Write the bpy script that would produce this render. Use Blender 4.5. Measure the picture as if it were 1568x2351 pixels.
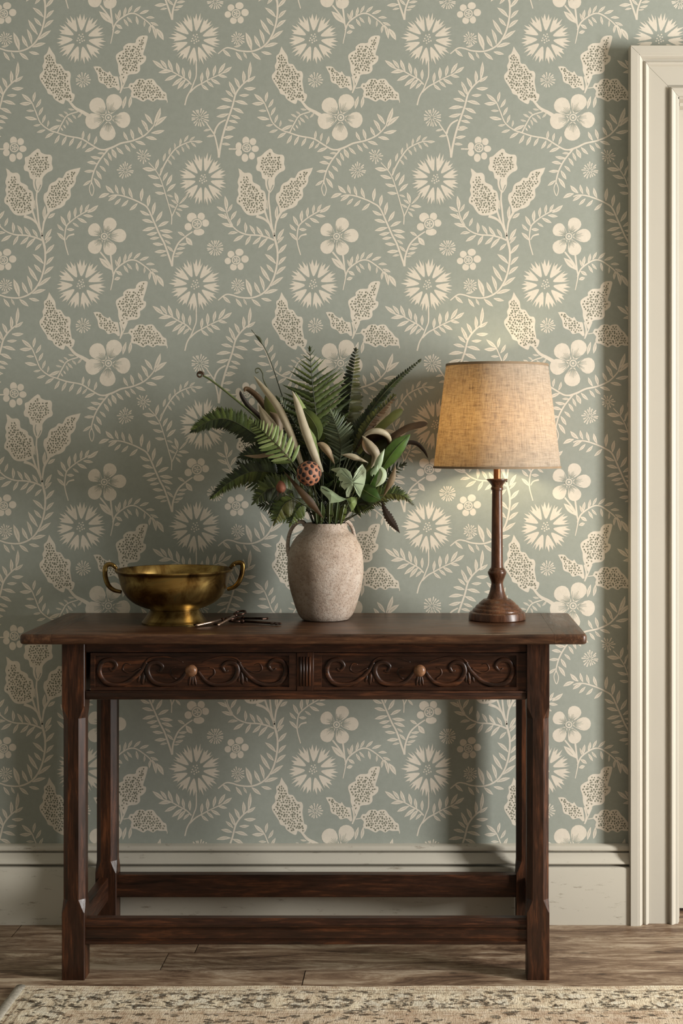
import bpy, bmesh, math, random
from mathutils import Vector, Matrix

for o in list(bpy.data.objects):
    bpy.data.objects.remove(o)
scene = bpy.context.scene
random.seed(7)

# ------------------------------------------------------------------ camera
F = 3342.0            # focal length in pixels of the 1568x2351 frame
H = 1.169             # camera height
DW = 3.605            # distance camera - papered wall (wall plane is Y = 0)
VX, VY = 985.0, 1030.0
cam_data = bpy.data.cameras.new('camera')
cam = bpy.data.objects.new('camera', cam_data)
scene.collection.objects.link(cam)
cam.location = (0, -DW, H)
cam.rotation_euler = (math.pi / 2, 0, 0)
cam_data.sensor_fit = 'AUTO'
cam_data.sensor_width = 36.0
cam_data.lens = 36.0 * F / 2351.0
cam_data.shift_x = -(VX - 784.0) / 2351.0
cam_data.shift_y = -(1175.5 - VY) / 2351.0
cam_data.clip_start = 0.05
scene.camera = cam

# ------------------------------------------------------------------ light, exposure
scene.view_settings.view_transform = 'Standard'
scene.view_settings.look = 'None'
scene.view_settings.gamma = 1.0
scene.view_settings.use_curve_mapping = False
scene.view_settings.exposure = 0.0
scene.cycles.use_denoising = True
scene.cycles.max_bounces = 6
scene.cycles.adaptive_threshold = 0.02

world = bpy.data.worlds.new('world')
scene.world = world
world.use_nodes = True
world.node_tree.nodes['Background'].inputs[0].default_value = (0.95, 0.97, 1.0, 1)
world.node_tree.nodes['Background'].inputs[1].default_value = 0.10

def area(name, loc, target, sx, sy, watts, col):
    ld = bpy.data.lights.new(name, 'AREA')
    ld.shape = 'RECTANGLE'; ld.size = sx; ld.size_y = sy
    ld.energy = watts; ld.color = col
    lo = bpy.data.objects.new(name, ld)
    scene.collection.objects.link(lo)
    lo.location = loc
    lo.rotation_euler = (Vector(target) - Vector(loc)).to_track_quat('-Z', 'Y').to_euler()
    return lo
# daylight through the window in the right-hand wall
WIN_X, WIN_Y0, WIN_Y1, WIN_Z0, WIN_Z1 = 3.20, -1.98, -1.28, 0.45, 2.15
area('window_daylight', (WIN_X + 0.10, (WIN_Y0 + WIN_Y1) / 2, (WIN_Z0 + WIN_Z1) / 2),
     (WIN_X - 1.0, (WIN_Y0 + WIN_Y1) / 2, (WIN_Z0 + WIN_Z1) / 2), WIN_Y1 - WIN_Y0 - 0.04, WIN_Z1 - WIN_Z0 - 0.04, 265.0, (1.0, 0.985, 0.95))

# ------------------------------------------------------------------ helpers
def at(px, py, d):
    """pixel of the photograph at distance d from the camera plane -> world point"""
    return Vector(((px - VX) * d / F, d - DW, H - (py - VY) * d / F))

def lin(c):
    c = c / 255.0
    return c / 12.92 if c <= 0.04045 else ((c + 0.055) / 1.055) ** 2.4
def rgb(r, g, b):
    return (lin(r), lin(g), lin(b), 1.0)

def link(o, parent=None):
    scene.collection.objects.link(o)
    if parent is not None:
        o.parent = parent
    return o
def tag(o, label=None, cat=None, group=None, kind=None):
    if label: o['label'] = label
    if cat: o['category'] = cat
    if group: o['group'] = group
    if kind: o['kind'] = kind
    return o
def empty(name, loc=(0, 0, 0)):
    o = bpy.data.objects.new(name, None)
    o.location = loc
    o.empty_display_size = 0.02
    return link(o)
def mesh_obj(name, verts, faces, mat=None, parent=None, smooth=False, origin=None):
    """verts in world space; the object sits at `origin` (default: parent origin)"""
    me = bpy.data.meshes.new(name)
    po = parent_world(parent)
    off = Vector(origin) if origin is not None else po
    me.from_pydata([tuple(Vector(v) - off) for v in verts], [], faces)
    me.update()
    if smooth:
        me.polygons.foreach_set('use_smooth', [True] * len(me.polygons))
    o = bpy.data.objects.new(name, me)
    o.location = off - po
    link(o, parent)
    if mat is not None:
        me.materials.append(mat)
    return o
def parent_world(p):
    v = Vector((0, 0, 0))
    while p is not None:
        v += p.location
        p = p.parent
    return v
def from_bm(name, bm, mat=None, parent=None, smooth=False, origin=None):
    po = parent_world(parent)
    off = Vector(origin) if origin is not None else po
    bmesh.ops.translate(bm, verts=bm.verts, vec=-off)
    me = bpy.data.meshes.new(name)
    bm.to_mesh(me); bm.free()
    if smooth:
        me.polygons.foreach_set('use_smooth', [True] * len(me.polygons))
    o = bpy.data.objects.new(name, me)
    o.location = off - po
    link(o, parent)
    if mat is not None:
        me.materials.append(mat)
    return o
def smooth_by_angle(o, deg=35):
    me = o.data
    me.polygons.foreach_set('use_smooth', [True] * len(me.polygons))
    me.set_sharp_from_angle(angle=math.radians(deg))
def box(name, x0, x1, y0, y1, z0, z1, mat, parent=None, bevel=0.0, seg=2, origin=None):
    bm = bmesh.new()
    bmesh.ops.create_cube(bm, size=1.0)
    for v in bm.verts:
        v.co = Vector(((x0 + x1) / 2 + v.co.x * (x1 - x0), (y0 + y1) / 2 + v.co.y * (y1 - y0), (z0 + z1) / 2 + v.co.z * (z1 - z0)))
    if bevel > 0:
        bmesh.ops.bevel(bm, geom=list(bm.edges), offset=bevel, segments=seg, profile=0.5, affect='EDGES')
    o = from_bm(name, bm, mat, parent, origin=origin)
    if bevel > 0:
        smooth_by_angle(o, 40)
    return o
def catmull(pts, n=8):
    pts = [Vector(p) for p in pts]
    if len(pts) < 3:
        out = []
        for i in range(n + 1):
            out.append(pts[0].lerp(pts[-1], i / n))
        return out
    P = [pts[0] * 2 - pts[1]] + pts + [pts[-1] * 2 - pts[-2]]
    out = []
    for i in range(1, len(P) - 2):
        p0, p1, p2, p3 = P[i - 1], P[i], P[i + 1], P[i + 2]
        for k in range(n):
            t = k / n
            out.append(0.5 * ((2 * p1) + (-p0 + p2) * t + (2 * p0 - 5 * p1 + 4 * p2 - p3) * t * t + (-p0 + 3 * p1 - 3 * p2 + p3) * t ** 3))
    out.append(P[-2].copy())
    return out
def interp(vals, t):
    """vals: list of (t, v) sorted"""
    if t <= vals[0][0]: return vals[0][1]
    for (a, va), (b, vb) in zip(vals, vals[1:]):
        if t <= b:
            return va + (vb - va) * (t - a) / (b - a)
    return vals[-1][1]
def tube_data(path, radii, seg=8, flat=None, caps=True):
    """path: world points, radii: list or function of t; flat=(axis Vector, factor) squeezes along axis"""
    n = len(path)
    verts, faces = [], []
    ref = None
    for i, p in enumerate(path):
        a = path[max(0, i - 1)]; b = path[min(n - 1, i + 1)]
        t = (b - a).normalized() if (b - a).length > 1e-9 else Vector((0, 0, 1))
        if ref is None:
            ref = t.orthogonal().normalized()
        ref = (ref - t * ref.dot(t)).normalized()
        bi = t.cross(ref)
        r = radii(i / (n - 1)) if callable(radii) else radii[i]
        for k in range(seg):
            an = 2 * math.pi * k / seg
            off = (ref * math.cos(an) + bi * math.sin(an)) * r
            if flat is not None:
                ax, fac = flat
                off = off - ax * off.dot(ax) * (1 - fac)
            verts.append(p + off)
    for i in range(n - 1):
        for k in range(seg):
            faces.append((i * seg + k, i * seg + (k + 1) % seg, (i + 1) * seg + (k + 1) % seg, (i + 1) * seg + k))
    if caps:
        faces.append(tuple(range(seg - 1, -1, -1)))
        faces.append(tuple((n - 1) * seg + k for k in range(seg)))
    return verts, faces
def tube(name, path, radii, mat, parent=None, seg=8, flat=None):
    v, f = tube_data(path, radii, seg, flat)
    return mesh_obj(name, v, f, mat, parent, smooth=True)
def lathe(name, prof, center, mat, parent=None, seg=48, sharp=35, cap_bottom=True, cap_top=True, jitter=None):
    """prof: list of (r, z) world z; revolves about vertical axis through center"""
    verts, faces = [], []
    n = len(prof)
    for i, (r, z) in enumerate(prof):
        for k in range(seg):
            an = 2 * math.pi * k / seg
            rr = r * (1 + (jitter(an, z) if jitter else 0))
            verts.append((center[0] + rr * math.cos(an), center[1] + rr * math.sin(an), z))
    for i in range(n - 1):
        for k in range(seg):
            faces.append((i * seg + k, i * seg + (k + 1) % seg, (i + 1) * seg + (k + 1) % seg, (i + 1) * seg + k))
    if cap_bottom: faces.append(tuple(range(seg - 1, -1, -1)))
    if cap_top: faces.append(tuple((n - 1) * seg + k for k in range(seg)))
    o = mesh_obj(name, verts, faces, mat, parent)
    smooth_by_angle(o, sharp)
    return o
def smooth_prof(prof, n=4):
    pts = catmull([Vector((r, z, 0)) for r, z in prof], n)
    return [(max(0.0, p.x), p.y) for p in pts]

# ------------------------------------------------------------------ materials
class NT:
    def __init__(self, name):
        self.m = bpy.data.materials.new(name)
        self.m.use_nodes = True
        self.t = self.m.node_tree
        self.b = self.t.nodes['Principled BSDF']
        self.out = self.t.nodes['Material Output']
    def n(self, kind, **kw):
        nd = self.t.nodes.new(kind)
        for k, v in kw.items():
            setattr(nd, k, v)
        return nd
    def l(self, a, b):
        self.t.links.new(a, b)
    def set(self, sock, v):
        if hasattr(v, 'links'):
            self.l(v, sock)
        else:
            sock.default_value = v
    def math(self, op, a, b=0.0, clamp=False):
        nd = self.n('ShaderNodeMath', operation=op)
        nd.use_clamp = clamp
        self.set(nd.inputs[0], a); self.set(nd.inputs[1], b)
        return nd.outputs[0]
    def mix(self, fac, a, b, mode='MIX'):
        nd = self.n('ShaderNodeMix', data_type='RGBA', blend_type=mode)
        self.set(nd.inputs[0], fac); self.set(nd.inputs[6], a); self.set(nd.inputs[7], b)
        return nd.outputs[2]
    def coords(self, which='Object', scale=(1, 1, 1), rot=(0, 0, 0), offset_random=False):
        if which == 'Position':
            src = self.n('ShaderNodeNewGeometry').outputs['Position']
        else:
            src = self.n('ShaderNodeTexCoord').outputs[which]
        if offset_random:
            oi = self.n('ShaderNodeObjectInfo')
            vm = self.n('ShaderNodeVectorMath', operation='SCALE')
            cmb = self.n('ShaderNodeCombineXYZ')
            self.l(oi.outputs['Random'], cmb.inputs[0]); self.l(oi.outputs['Random'], cmb.inputs[2]); self.l(oi.outputs['Random'], cmb.inputs[1])
            self.l(cmb.outputs[0], vm.inputs[0]); vm.inputs['Scale'].default_value = 37.0
            ad = self.n('ShaderNodeVectorMath', operation='ADD')
            self.l(src, ad.inputs[0]); self.l(vm.outputs[0], ad.inputs[1])
            src = ad.outputs[0]
        mp = self.n('ShaderNodeMapping')
        mp.inputs['Scale'].default_value = scale
        mp.inputs['Rotation'].default_value = rot
        self.l(src, mp.inputs[0])
        return mp.outputs[0]
    def noise(self, vec, scale, detail=4, rough=0.55, dist=0.0):
        nd = self.n('ShaderNodeTexNoise')
        self.l(vec, nd.inputs['Vector'])
        nd.inputs['Scale'].default_value = scale; nd.inputs['Detail'].default_value = detail
        nd.inputs['Roughness'].default_value = rough; nd.inputs['Distortion'].default_value = dist
        return nd.outputs['Fac']
    def voronoi(self, vec, scale, feature='F1', rnd=1.0):
        nd = self.n('ShaderNodeTexVoronoi', feature=feature)
        self.l(vec, nd.inputs['Vector'])
        nd.inputs['Scale'].default_value = scale
        nd.inputs['Randomness'].default_value = rnd
        return nd
    def ramp(self, fac, stops):
        nd = self.n('ShaderNodeValToRGB')
        el = nd.color_ramp.elements
        while len(el) < len(stops): el.new(0.5)
        for e, (p, c) in zip(el, stops):
            e.position = p; e.color = c
        self.set(nd.inputs[0], fac)
        return nd.outputs[0]
    def bump(self, h, strength=0.3, dist=0.002, normal=None):
        nd = self.n('ShaderNodeBump')
        nd.inputs['Strength'].default_value = strength; nd.inputs['Distance'].default_value = dist
        self.l(h, nd.inputs['Height'])
        if normal is not None: self.l(normal, nd.inputs['Normal'])
        self.l(nd.outputs[0], self.b.inputs['Normal'])
        return nd.outputs[0]
    def col(self, v): self.set(self.b.inputs['Base Color'], v)
    def rough(self, v): self.set(self.b.inputs['Roughness'], v)
    def spec(self, v): self.b.inputs['Specular IOR Level'].default_value = v

def g(v): return (v, v, v, 1)

def make_paper(name, c, c2):
    m = NT(name); v = m.coords('Position')
    m.col(m.mix(m.ramp(m.noise(v, 60, 6, 0.7), [(0.35, g(0)), (0.7, g(1))]), c, c2))
    m.rough(0.85); m.spec(0.2)
    m.bump(m.noise(v, 900, 2), 0.15, 0.0004)
    return m.m
M = {}
M['paper'] = make_paper('sage_paper', rgb(154, 158, 149), rgb(147, 152, 142))
M['print'] = make_paper('cream_print', rgb(218, 209, 194), rgb(208, 199, 184))
M['print_shade'] = make_paper('print_shadow_tone', rgb(160, 160, 145), rgb(150, 151, 138))
M['print_spot'] = make_paper('print_spot_tone', rgb(124, 125, 110), rgb(112, 113, 98))

def make_paint(name, c, dirt=True):
    m = NT(name); v = m.coords('Position')
    base = m.mix(m.noise(v, 5, 5), c, tuple(x * 0.93 for x in c[:3]) + (1,))
    if dirt:
        v2 = m.coords('Position', scale=(3, 3, 14))
        f = m.ramp(m.noise(v2, 6, 8, 0.75), [(0.60, g(0)), (0.67, g(1))])
        sx = m.n('ShaderNodeSeparateXYZ'); m.l(m.coords('Position'), sx.inputs[0])
        low = m.math('LESS_THAN', sx.outputs[2], 0.24)
        base = m.mix(m.math('MULTIPLY', m.math('MULTIPLY', f, low), 0.55), base, rgb(96, 80, 58))
    m.col(base); m.rough(0.42); m.spec(0.4)
    m.bump(m.noise(m.coords('Position', scale=(1, 1, 0.4)), 160, 3), 0.08, 0.0006)
    return m.m
M['trim'] = make_paint('cream_gloss_paint', rgb(189, 183, 169))
M['trim_plain'] = make_paint('cream_door_paint', rgb(187, 181, 168), False)
M['ceiling'] = make_paint('ceiling_paint', rgb(205, 200, 188), False)
M['room'] = make_paint('room_wall_paint', rgb(150, 152, 142), False)

def make_wood(name, scale, a, b, c, rough=(0.3, 0.5), grain=1.0):
    m = NT(name)
    v = m.coords('Object', scale=scale, offset_random=True)
    n1 = m.noise(v, 6 * grain, 8, 0.65, 0.6)
    n2 = m.noise(v, 28 * grain, 6, 0.7, 0.3)
    f = m.math('ADD', m.math('MULTIPLY', n1, 0.6), m.math('MULTIPLY', n2, 0.4))
    m.col(m.ramp(f, [(0.36, a), (0.52, b), (0.66, c)]))
    r = m.n('ShaderNodeMapRange'); m.l(n2, r.inputs[0])
    r.inputs[1].default_value = 0.3; r.inputs[2].default_value = 0.7
    r.inputs[3].default_value = rough[0]; r.inputs[4].default_value = rough[1]
    m.rough(r.outputs[0]); m.spec(0.32)
    m.bump(f, 0.22, 0.0012)
    return m.m
DK = (rgb(20, 11, 6), rgb(50, 28, 16), rgb(94, 54, 30))
M['oak_x'] = make_wood('dark_oak_along_x', (0.7, 7, 7), *DK)
TOPC = (rgb(34, 21, 14), rgb(70, 46, 31), rgb(108, 75, 51))  # dark oak lightened and warmed: lamp glow and reflection painted into the top
M['top_x'] = make_wood('glow_tinted_oak_top_along_x', (0.7, 7, 7), *TOPC, (0.26, 0.42))
M['top_y'] = make_wood('glow_tinted_oak_top_along_y', (7, 0.7, 7), *TOPC, (0.26, 0.42))
M['oak_y'] = make_wood('dark_oak_along_y', (7, 0.7, 7), *DK)
M['oak_z'] = make_wood('dark_oak_along_z', (7, 7, 0.7), *DK)
M['lampwood'] = make_wood('turned_walnut', (9, 9, 1.0), rgb(40, 24, 15), rgb(76, 47, 30), rgb(106, 68, 43), (0.22, 0.4))
M['knob'] = make_wood('worn_knob_wood', (6, 6, 6), rgb(78, 52, 35), rgb(112, 78, 54), rgb(140, 102, 74), (0.25, 0.42))

def make_plank():
    m = NT('weathered_floor_board')
    v = m.coords('Position', scale=(0.9, 4.8, 4.8), offset_random=True)
    n1 = m.noise(v, 4.5, 10, 0.76, 0.7)
    n2 = m.noise(v, 24, 8, 0.75, 0.5)
    f = m.math('ADD', m.math('MULTIPLY', n1, 0.78), m.math('MULTIPLY', n2, 0.22))
    c = m.ramp(f, [(0.37, rgb(46, 34, 26)), (0.45, rgb(106, 84, 66)), (0.51, rgb(146, 124, 101)), (0.60, rgb(196, 179, 155))])
    oi = m.n('ShaderNodeObjectInfo')
    c = m.mix(m.math('MULTIPLY', oi.outputs['Random'], 0.4), c, rgb(92, 68, 50))
    k = m.voronoi(m.coords('Position', scale=(7, 16, 1), offset_random=True), 1.0)
    c = m.mix(m.ramp(k.outputs['Distance'], [(0.04, g(0.75)), (0.10, g(0))]), c, rgb(40, 30, 24))
    m.col(c)
    m.rough(m.math('ADD', m.math('MULTIPLY', n2, 0.25), 0.38)); m.spec(0.35)
    m.bump(f, 0.35, 0.002)
    return m.m
M['plank'] = make_plank()

def simple(name, c, rough=0.5, metal=0.0, var=0.12, nscale=20, bump=0.0, spec=0.5):
    m = NT(name); v = m.coords('Object', offset_random=True)
    dk = tuple(x * (1 - var) for x in c[:3]) + (1,)
    lt = tuple(min(1, x * (1 + var)) for x in c[:3]) + (1,)
    n = m.noise(v, nscale, 5, 0.6)
    m.col(m.ramp(n, [(0.35, dk), (0.65, lt)]))
    m.rough(rough); m.spec(spec)
    m.b.inputs['Metallic'].default_value = metal
    if bump: m.bump(n, bump, 0.002)
    return m.m
M['gap'] = simple('dark_subfloor', rgb(34, 26, 20), 0.9)
M['iron'] = simple('dark_iron', rgb(62, 44, 36), 0.32, 0.85, 0.4, 60, 0.2)
M['iron_worn'] = simple('worn_iron', rgb(150, 128, 112), 0.3, 0.9, 0.3, 60, 0.2)
M['copper'] = simple('copper_socket', rgb(150, 92, 52), 0.35, 0.6, 0.2, 40)

def make_brass():
    m = NT('aged_brass'); v = m.coords('Object')
    n = m.noise(v, 14, 6, 0.65, 0.8)
    n2 = m.noise(v, 70, 4, 0.6)
    c = m.ramp(n, [(0.30, rgb(48, 34, 16)), (0.45, rgb(106, 82, 42)), (0.60, rgb(148, 124, 72)), (0.78, rgb(112, 112, 72))])
    m.col(c); m.b.inputs['Metallic'].default_value = 0.95
    m.rough(m.math('ADD', m.math('MULTIPLY', n, 0.22), 0.2))
    m.bump(n2, 0.06, 0.001)
    return m.m
M['brass'] = make_brass()

def make_stoneware():
    m = NT('pitted_stoneware'); v = m.coords('Object')
    vs = m.coords('Object', scale=(1, 1, 1.3), rot=(0.5, 0.6, 0.2))
    n = m.noise(v, 9, 6, 0.65, 0.5)
    n2 = m.noise(vs, 150, 5, 0.7)
    vv = m.voronoi(vs, 190)
    c = m.ramp(n, [(0.3, rgb(136, 116, 99)), (0.48, rgb(166, 149, 134)), (0.7, rgb(186, 174, 162))])
    sp = m.ramp(n2, [(0.50, g(0)), (0.66, g(0.6))])
    c = m.mix(sp, c, rgb(112, 88, 70))
    pit = m.ramp(vv.outputs['Distance'], [(0.08, g(0.7)), (0.2, g(0))])
    c = m.mix(m.math('MULTIPLY', pit, m.ramp(m.noise(v, 22, 3), [(0.45, g(0)), (0.6, g(1))])), c, rgb(84, 62, 50))
    m.col(c); m.rough(m.math('ADD', m.math('MULTIPLY', n2, 0.6), 0.25)); m.spec(0.4)
    h = m.math('SUBTRACT', m.math('MULTIPLY', n2, -0.6), pit)
    m.bump(h, 0.8, 0.004)
    return m.m
M['stoneware'] = make_stoneware()

def make_linen():
    m = NT('linen_shade')
    sx = m.n('ShaderNodeSeparateXYZ')
    m.l(m.n('ShaderNodeTexCoord').outputs['Object'], sx.inputs[0])
    an = m.math('ARCTAN2', sx.outputs[1], sx.outputs[0])
    cmb = m.n('ShaderNodeCombineXYZ')
    m.set(cmb.inputs[0], m.math('MULTIPLY', an, 0.14)); m.l(sx.outputs[2], cmb.inputs[1])
    def stretch(sxx, syy, sc):
        mp = m.n('ShaderNodeMapping'); mp.inputs['Scale'].default_value = (sxx, syy, 1)
        m.l(cmb.outputs[0], mp.inputs[0])
        return m.noise(mp.outputs[0], sc, 5, 0.7)
    w1 = stretch(1, 0.05, 900); w2 = stretch(0.05, 1, 900)
    s1 = stretch(0.12, 1, 220); s2 = stretch(1, 0.12, 220)
    f = m.math('ADD', m.math('MULTIPLY', m.math('ADD', w1, w2), 0.25), m.math('MULTIPLY', m.math('ADD', s1, s2), 0.25))
    c = m.ramp(f, [(0.40, rgb(160, 130, 88)), (0.52, rgb(214, 188, 144)), (0.62, rgb(232, 212, 174))])
    m.col(m.ramp(f, [(0.40, rgb(150, 146, 134)), (0.52, rgb(180, 177, 169)), (0.62, rgb(196, 194, 189))])); m.rough(0.9); m.spec(0.1)
    m.bump(f, 0.25, 0.0008)
    tr = m.n('ShaderNodeBsdfTranslucent'); m.l(c, tr.inputs[0])
    mx = m.n('ShaderNodeMixShader'); mx.inputs[0].default_value = 0.5
    m.l(m.b.outputs[0], mx.inputs[1]); m.l(tr.outputs[0], mx.inputs[2])
    m.l(mx.outputs[0], m.out.inputs[0])
    return m.m
M['linen'] = make_linen()
M['shade_trim'] = simple('shade_binding', rgb(128, 108, 84), 0.8)
def make_bulb():
    m = NT('lit_bulb')
    m.b.inputs['Emission Color'].default_value = (1.0, 0.84, 0.54, 1)
    m.b.inputs['Emission Strength'].default_value = 58.0
    return m.m
M['bulb'] = make_bulb()

def make_rug():
    m = NT('faded_woven_rug')
    pos = m.coords('Position')
    sx = m.n('ShaderNodeSeparateXYZ'); m.l(pos, sx.inputs[0])
    RX, RY = -0.89, 3.148 - DW
    u = m.math('SUBTRACT', sx.outputs[0], RX)          # from the left edge
    v = m.math('SUBTRACT', RY, sx.outputs[1])          # from the far edge
    e = m.math('MINIMUM', u, v)                        # distance from nearest edge
    w1 = m.noise(m.coords('Position', scale=(1, 0.14, 1)), 420, 3, 0.7)
    w2 = m.noise(m.coords('Position', scale=(0.14, 1, 1)), 260, 3, 0.7)
    big = m.noise(pos, 9, 6, 0.7, 0.6)
    med = m.noise(m.coords('Position', scale=(1, 0.7, 1)), 38, 5, 0.75, 0.8)
    c = m.ramp(med, [(0.32, rgb(186, 165, 138)), (0.5, rgb(226, 212, 186)), (0.66, rgb(238, 229, 210))])
    c = m.mix(m.ramp(big, [(0.48, g(0)), (0.64, g(0.5))]), c, rgb(152, 118, 94))
    # inner field is pinker
    c = m.mix(m.math('MULTIPLY', m.math('GREATER_THAN', e, 0.142), 0.4), c, rgb(160, 126, 104))
    def band(a, b):
        return m.math('MULTIPLY', m.math('GREATER_THAN', e, a), m.math('LESS_THAN', e, b))
    # pale and dark motifs of the border
    dn = m.n('ShaderNodeVectorMath', operation='ADD')
    nz = m.n('ShaderNodeTexNoise'); m.l(pos, nz.inputs['Vector']); nz.inputs['Scale'].default_value = 30; nz.inputs['Detail'].default_value = 3
    scl = m.n('ShaderNodeVectorMath', operation='SCALE'); m.l(nz.outputs['Color'], scl.inputs[0]); scl.inputs['Scale'].default_value = 0.05
    m.l(pos, dn.inputs[0]); m.l(scl.outputs[0], dn.inputs[1])
    mp = m.n('ShaderNodeMapping'); mp.inputs['Scale'].default_value = (1, 1.0, 0.0); m.l(dn.outputs[0], mp.inputs[0])
    vo = m.voronoi(mp.outputs[0], 24)
    pale = m.ramp(vo.outputs['Distance'], [(0.26, g(0.75)), (0.34, g(0))])
    ring = m.ramp(vo.outputs['Distance'], [(0.30, g(0)), (0.40, g(1)), (0.50, g(1)), (0.58, g(0))])
    wear = m.ramp(m.noise(pos, 55, 4, 0.8), [(0.44, g(0)), (0.52, g(1))])
    main = band(0.05, 0.128)
    c = m.mix(m.math('MULTIPLY', pale, main), c, rgb(214, 208, 192))
    c = m.mix(m.math('MULTIPLY', m.math('MULTIPLY', m.math('MULTIPLY', ring, wear), main), 0.95), c, rgb(44, 38, 31))
    fl = m.ramp(m.noise(m.coords('Position', scale=(1, 1.5, 1)), 40, 3, 0.6), [(0.56, g(0)), (0.59, g(0.9))])
    c = m.mix(m.math('MULTIPLY', fl, m.math('GREATER_THAN', e, 0.02)), c, rgb(52, 44, 36))
    # guard lines
    for a, b, cc, fac in ((0.026, 0.031, rgb(112, 84, 62), 0.7), (0.044, 0.049, rgb(104, 86, 66), 0.6), (0.129, 0.134, rgb(92, 74, 58), 0.75), (0.008, 0.013, rgb(150, 104, 80), 0.5), (0.156, 0.160, rgb(120, 92, 70), 0.6)):
        c = m.mix(m.math('MULTIPLY', band(a, b), m.math('MULTIPLY', m.ramp(m.noise(pos, 70, 3, 0.8), [(0.38, g(0)), (0.5, g(1))]), fac)), c, cc)
    tk = m.n('ShaderNodeTexChecker')
    mp2 = m.n('ShaderNodeMapping'); mp2.inputs['Scale'].default_value = (1, 0.7, 0); m.l(pos, mp2.inputs[0]); m.l(mp2.outputs[0], tk.inputs[0]); tk.inputs['Scale'].default_value = 95
    c = m.mix(m.math('MULTIPLY', m.math('MULTIPLY', tk.outputs['Fac'], band(0.031, 0.044)), 0.22), c, rgb(92, 80, 62))
    # weave
    c = m.mix(m.ramp(w1, [(0.38, g(0.6)), (0.50, g(0))]), c, rgb(142, 118, 92))
    c = m.mix(m.ramp(w2, [(0.52, g(0)), (0.66, g(0.45))]), c, rgb(226, 216, 194))
    m.col(c); m.rough(0.95); m.spec(0.1)
    m.bump(m.math('ADD', w1, w2), 0.7, 0.003)
    return m.m
M['rug'] = make_rug()
M['rug_edge'] = simple('rug_binding', rgb(150, 144, 132), 0.95, 0, 0.2, 120, 0.5, 0.1)

def make_leaf(name, a, b, c, rough=0.42, trans=0.18, nscale=16):
    m = NT(name); v = m.coords('Object', offset_random=True)
    n = m.noise(v, nscale, 4, 0.6)
    oi = m.n('ShaderNodeObjectInfo')
    f = m.math('ADD', m.math('MULTIPLY', n, 0.7), m.math('MULTIPLY', oi.outputs['Random'], 0.3))
    col = m.ramp(f, [(0.3, a), (0.5, b), (0.72, c)])
    m.col(col); m.rough(rough); m.spec(0.4)
    m.bump(n, 0.15, 0.001)
    tr = m.n('ShaderNodeBsdfTranslucent'); m.l(col, tr.inputs[0])
    mx = m.n('ShaderNodeMixShader'); mx.inputs[0].default_value = trans
    m.l(m.b.outputs[0], mx.inputs[1]); m.l(tr.outputs[0], mx.inputs[2])
    m.l(mx.outputs[0], m.out.inputs[0])
    return m.m
M['fern'] = make_leaf('fern_green', rgb(38, 48, 22), rgb(60, 72, 31), rgb(96, 108, 50))
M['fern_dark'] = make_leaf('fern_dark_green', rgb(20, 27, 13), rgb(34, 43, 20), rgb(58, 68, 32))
M['fern_olive'] = make_leaf('fern_olive', rgb(50, 52, 22), rgb(72, 74, 32), rgb(96, 96, 46))
M['fern_pale'] = make_leaf('fern_pale', rgb(84, 100, 54), rgb(122, 140, 82), rgb(162, 176, 118))
M['fern_blue'] = make_leaf('fern_grey_green', rgb(50, 60, 42), rgb(82, 94, 70), rgb(126, 136, 106))
M['leaf'] = make_leaf('leaf_green', rgb(34, 52, 20), rgb(54, 78, 30), rgb(86, 112, 48), 0.3)
M['leaf_deep'] = make_leaf('leaf_deep_green', rgb(24, 33, 15), rgb(38, 50, 22), rgb(60, 74, 32), 0.35)
M['leaf_pale'] = make_leaf('leaf_pale', rgb(128, 146, 112), rgb(166, 182, 148), rgb(200, 210, 182), 0.35)
M['straw'] = make_leaf('pale_dried_leaf', rgb(128, 116, 92), rgb(160, 148, 122), rgb(186, 176, 152), 0.5)
M['tan'] = make_leaf('tan_dried_leaf', rgb(92, 76, 54), rgb(122, 104, 78), rgb(150, 132, 102), 0.55)
M['brown'] = make_leaf('brown_dried_leaf', rgb(46, 32, 18), rgb(72, 52, 28), rgb(96, 72, 40), 0.55)
M['dark_brown'] = make_leaf('dark_brown_leaf', rgb(24, 17, 12), rgb(38, 27, 19), rgb(54, 40, 28), 0.5)
M['stem'] = make_leaf('green_stem', rgb(52, 62, 32), rgb(74, 84, 44), rgb(98, 104, 58), 0.5, 0.0)
M['stem_dark'] = make_leaf('dark_stem', rgb(34, 38, 22), rgb(50, 54, 32), rgb(66, 68, 42), 0.5, 0.0)
M['pod'] = simple('lotus_pod_skin', rgb(146, 96, 70), 0.6, 0, 0.25, 60, 0.3)
M['pod_hole'] = simple('lotus_pod_seed', rgb(26, 12, 9), 0.7, 0, 0.3)
M['rust'] = simple('rust_bud', rgb(104, 58, 36), 0.7, 0, 0.3, 80, 0.4)

# ================================================================== THE SETTING
XL, XR, YF, ZC = -2.30, WIN_X, -5.4, 2.95      # room shell
CW = 0.1206                                     # door casing width
CX0 = 0.4928                                    # outer edge of the left casing leg
DX0, DX1 = CX0 + CW, CX0 + CW + 0.76            # door opening
DZ1 = 2.157 - CW                                # head of the opening
CX1, CZ1 = DX1 + CW, 2.157

def boxes_mesh(name, boxes, mat, parent=None):
    V, Fc = [], []
    for (x0, x1, y0, y1, z0, z1) in boxes:
        b = len(V)
        V += [(x0, y0, z0), (x1, y0, z0), (x1, y1, z0), (x0, y1, z0), (x0, y0, z1), (x1, y0, z1), (x1, y1, z1), (x0, y1, z1)]
        Fc += [tuple(b + i for i in f) for f in ((0, 3, 2, 1), (4, 5, 6, 7), (0, 1, 5, 4), (1, 2, 6, 5), (2, 3, 7, 6), (3, 0, 4, 7))]
    return mesh_obj(name, V, Fc, mat, parent)

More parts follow.
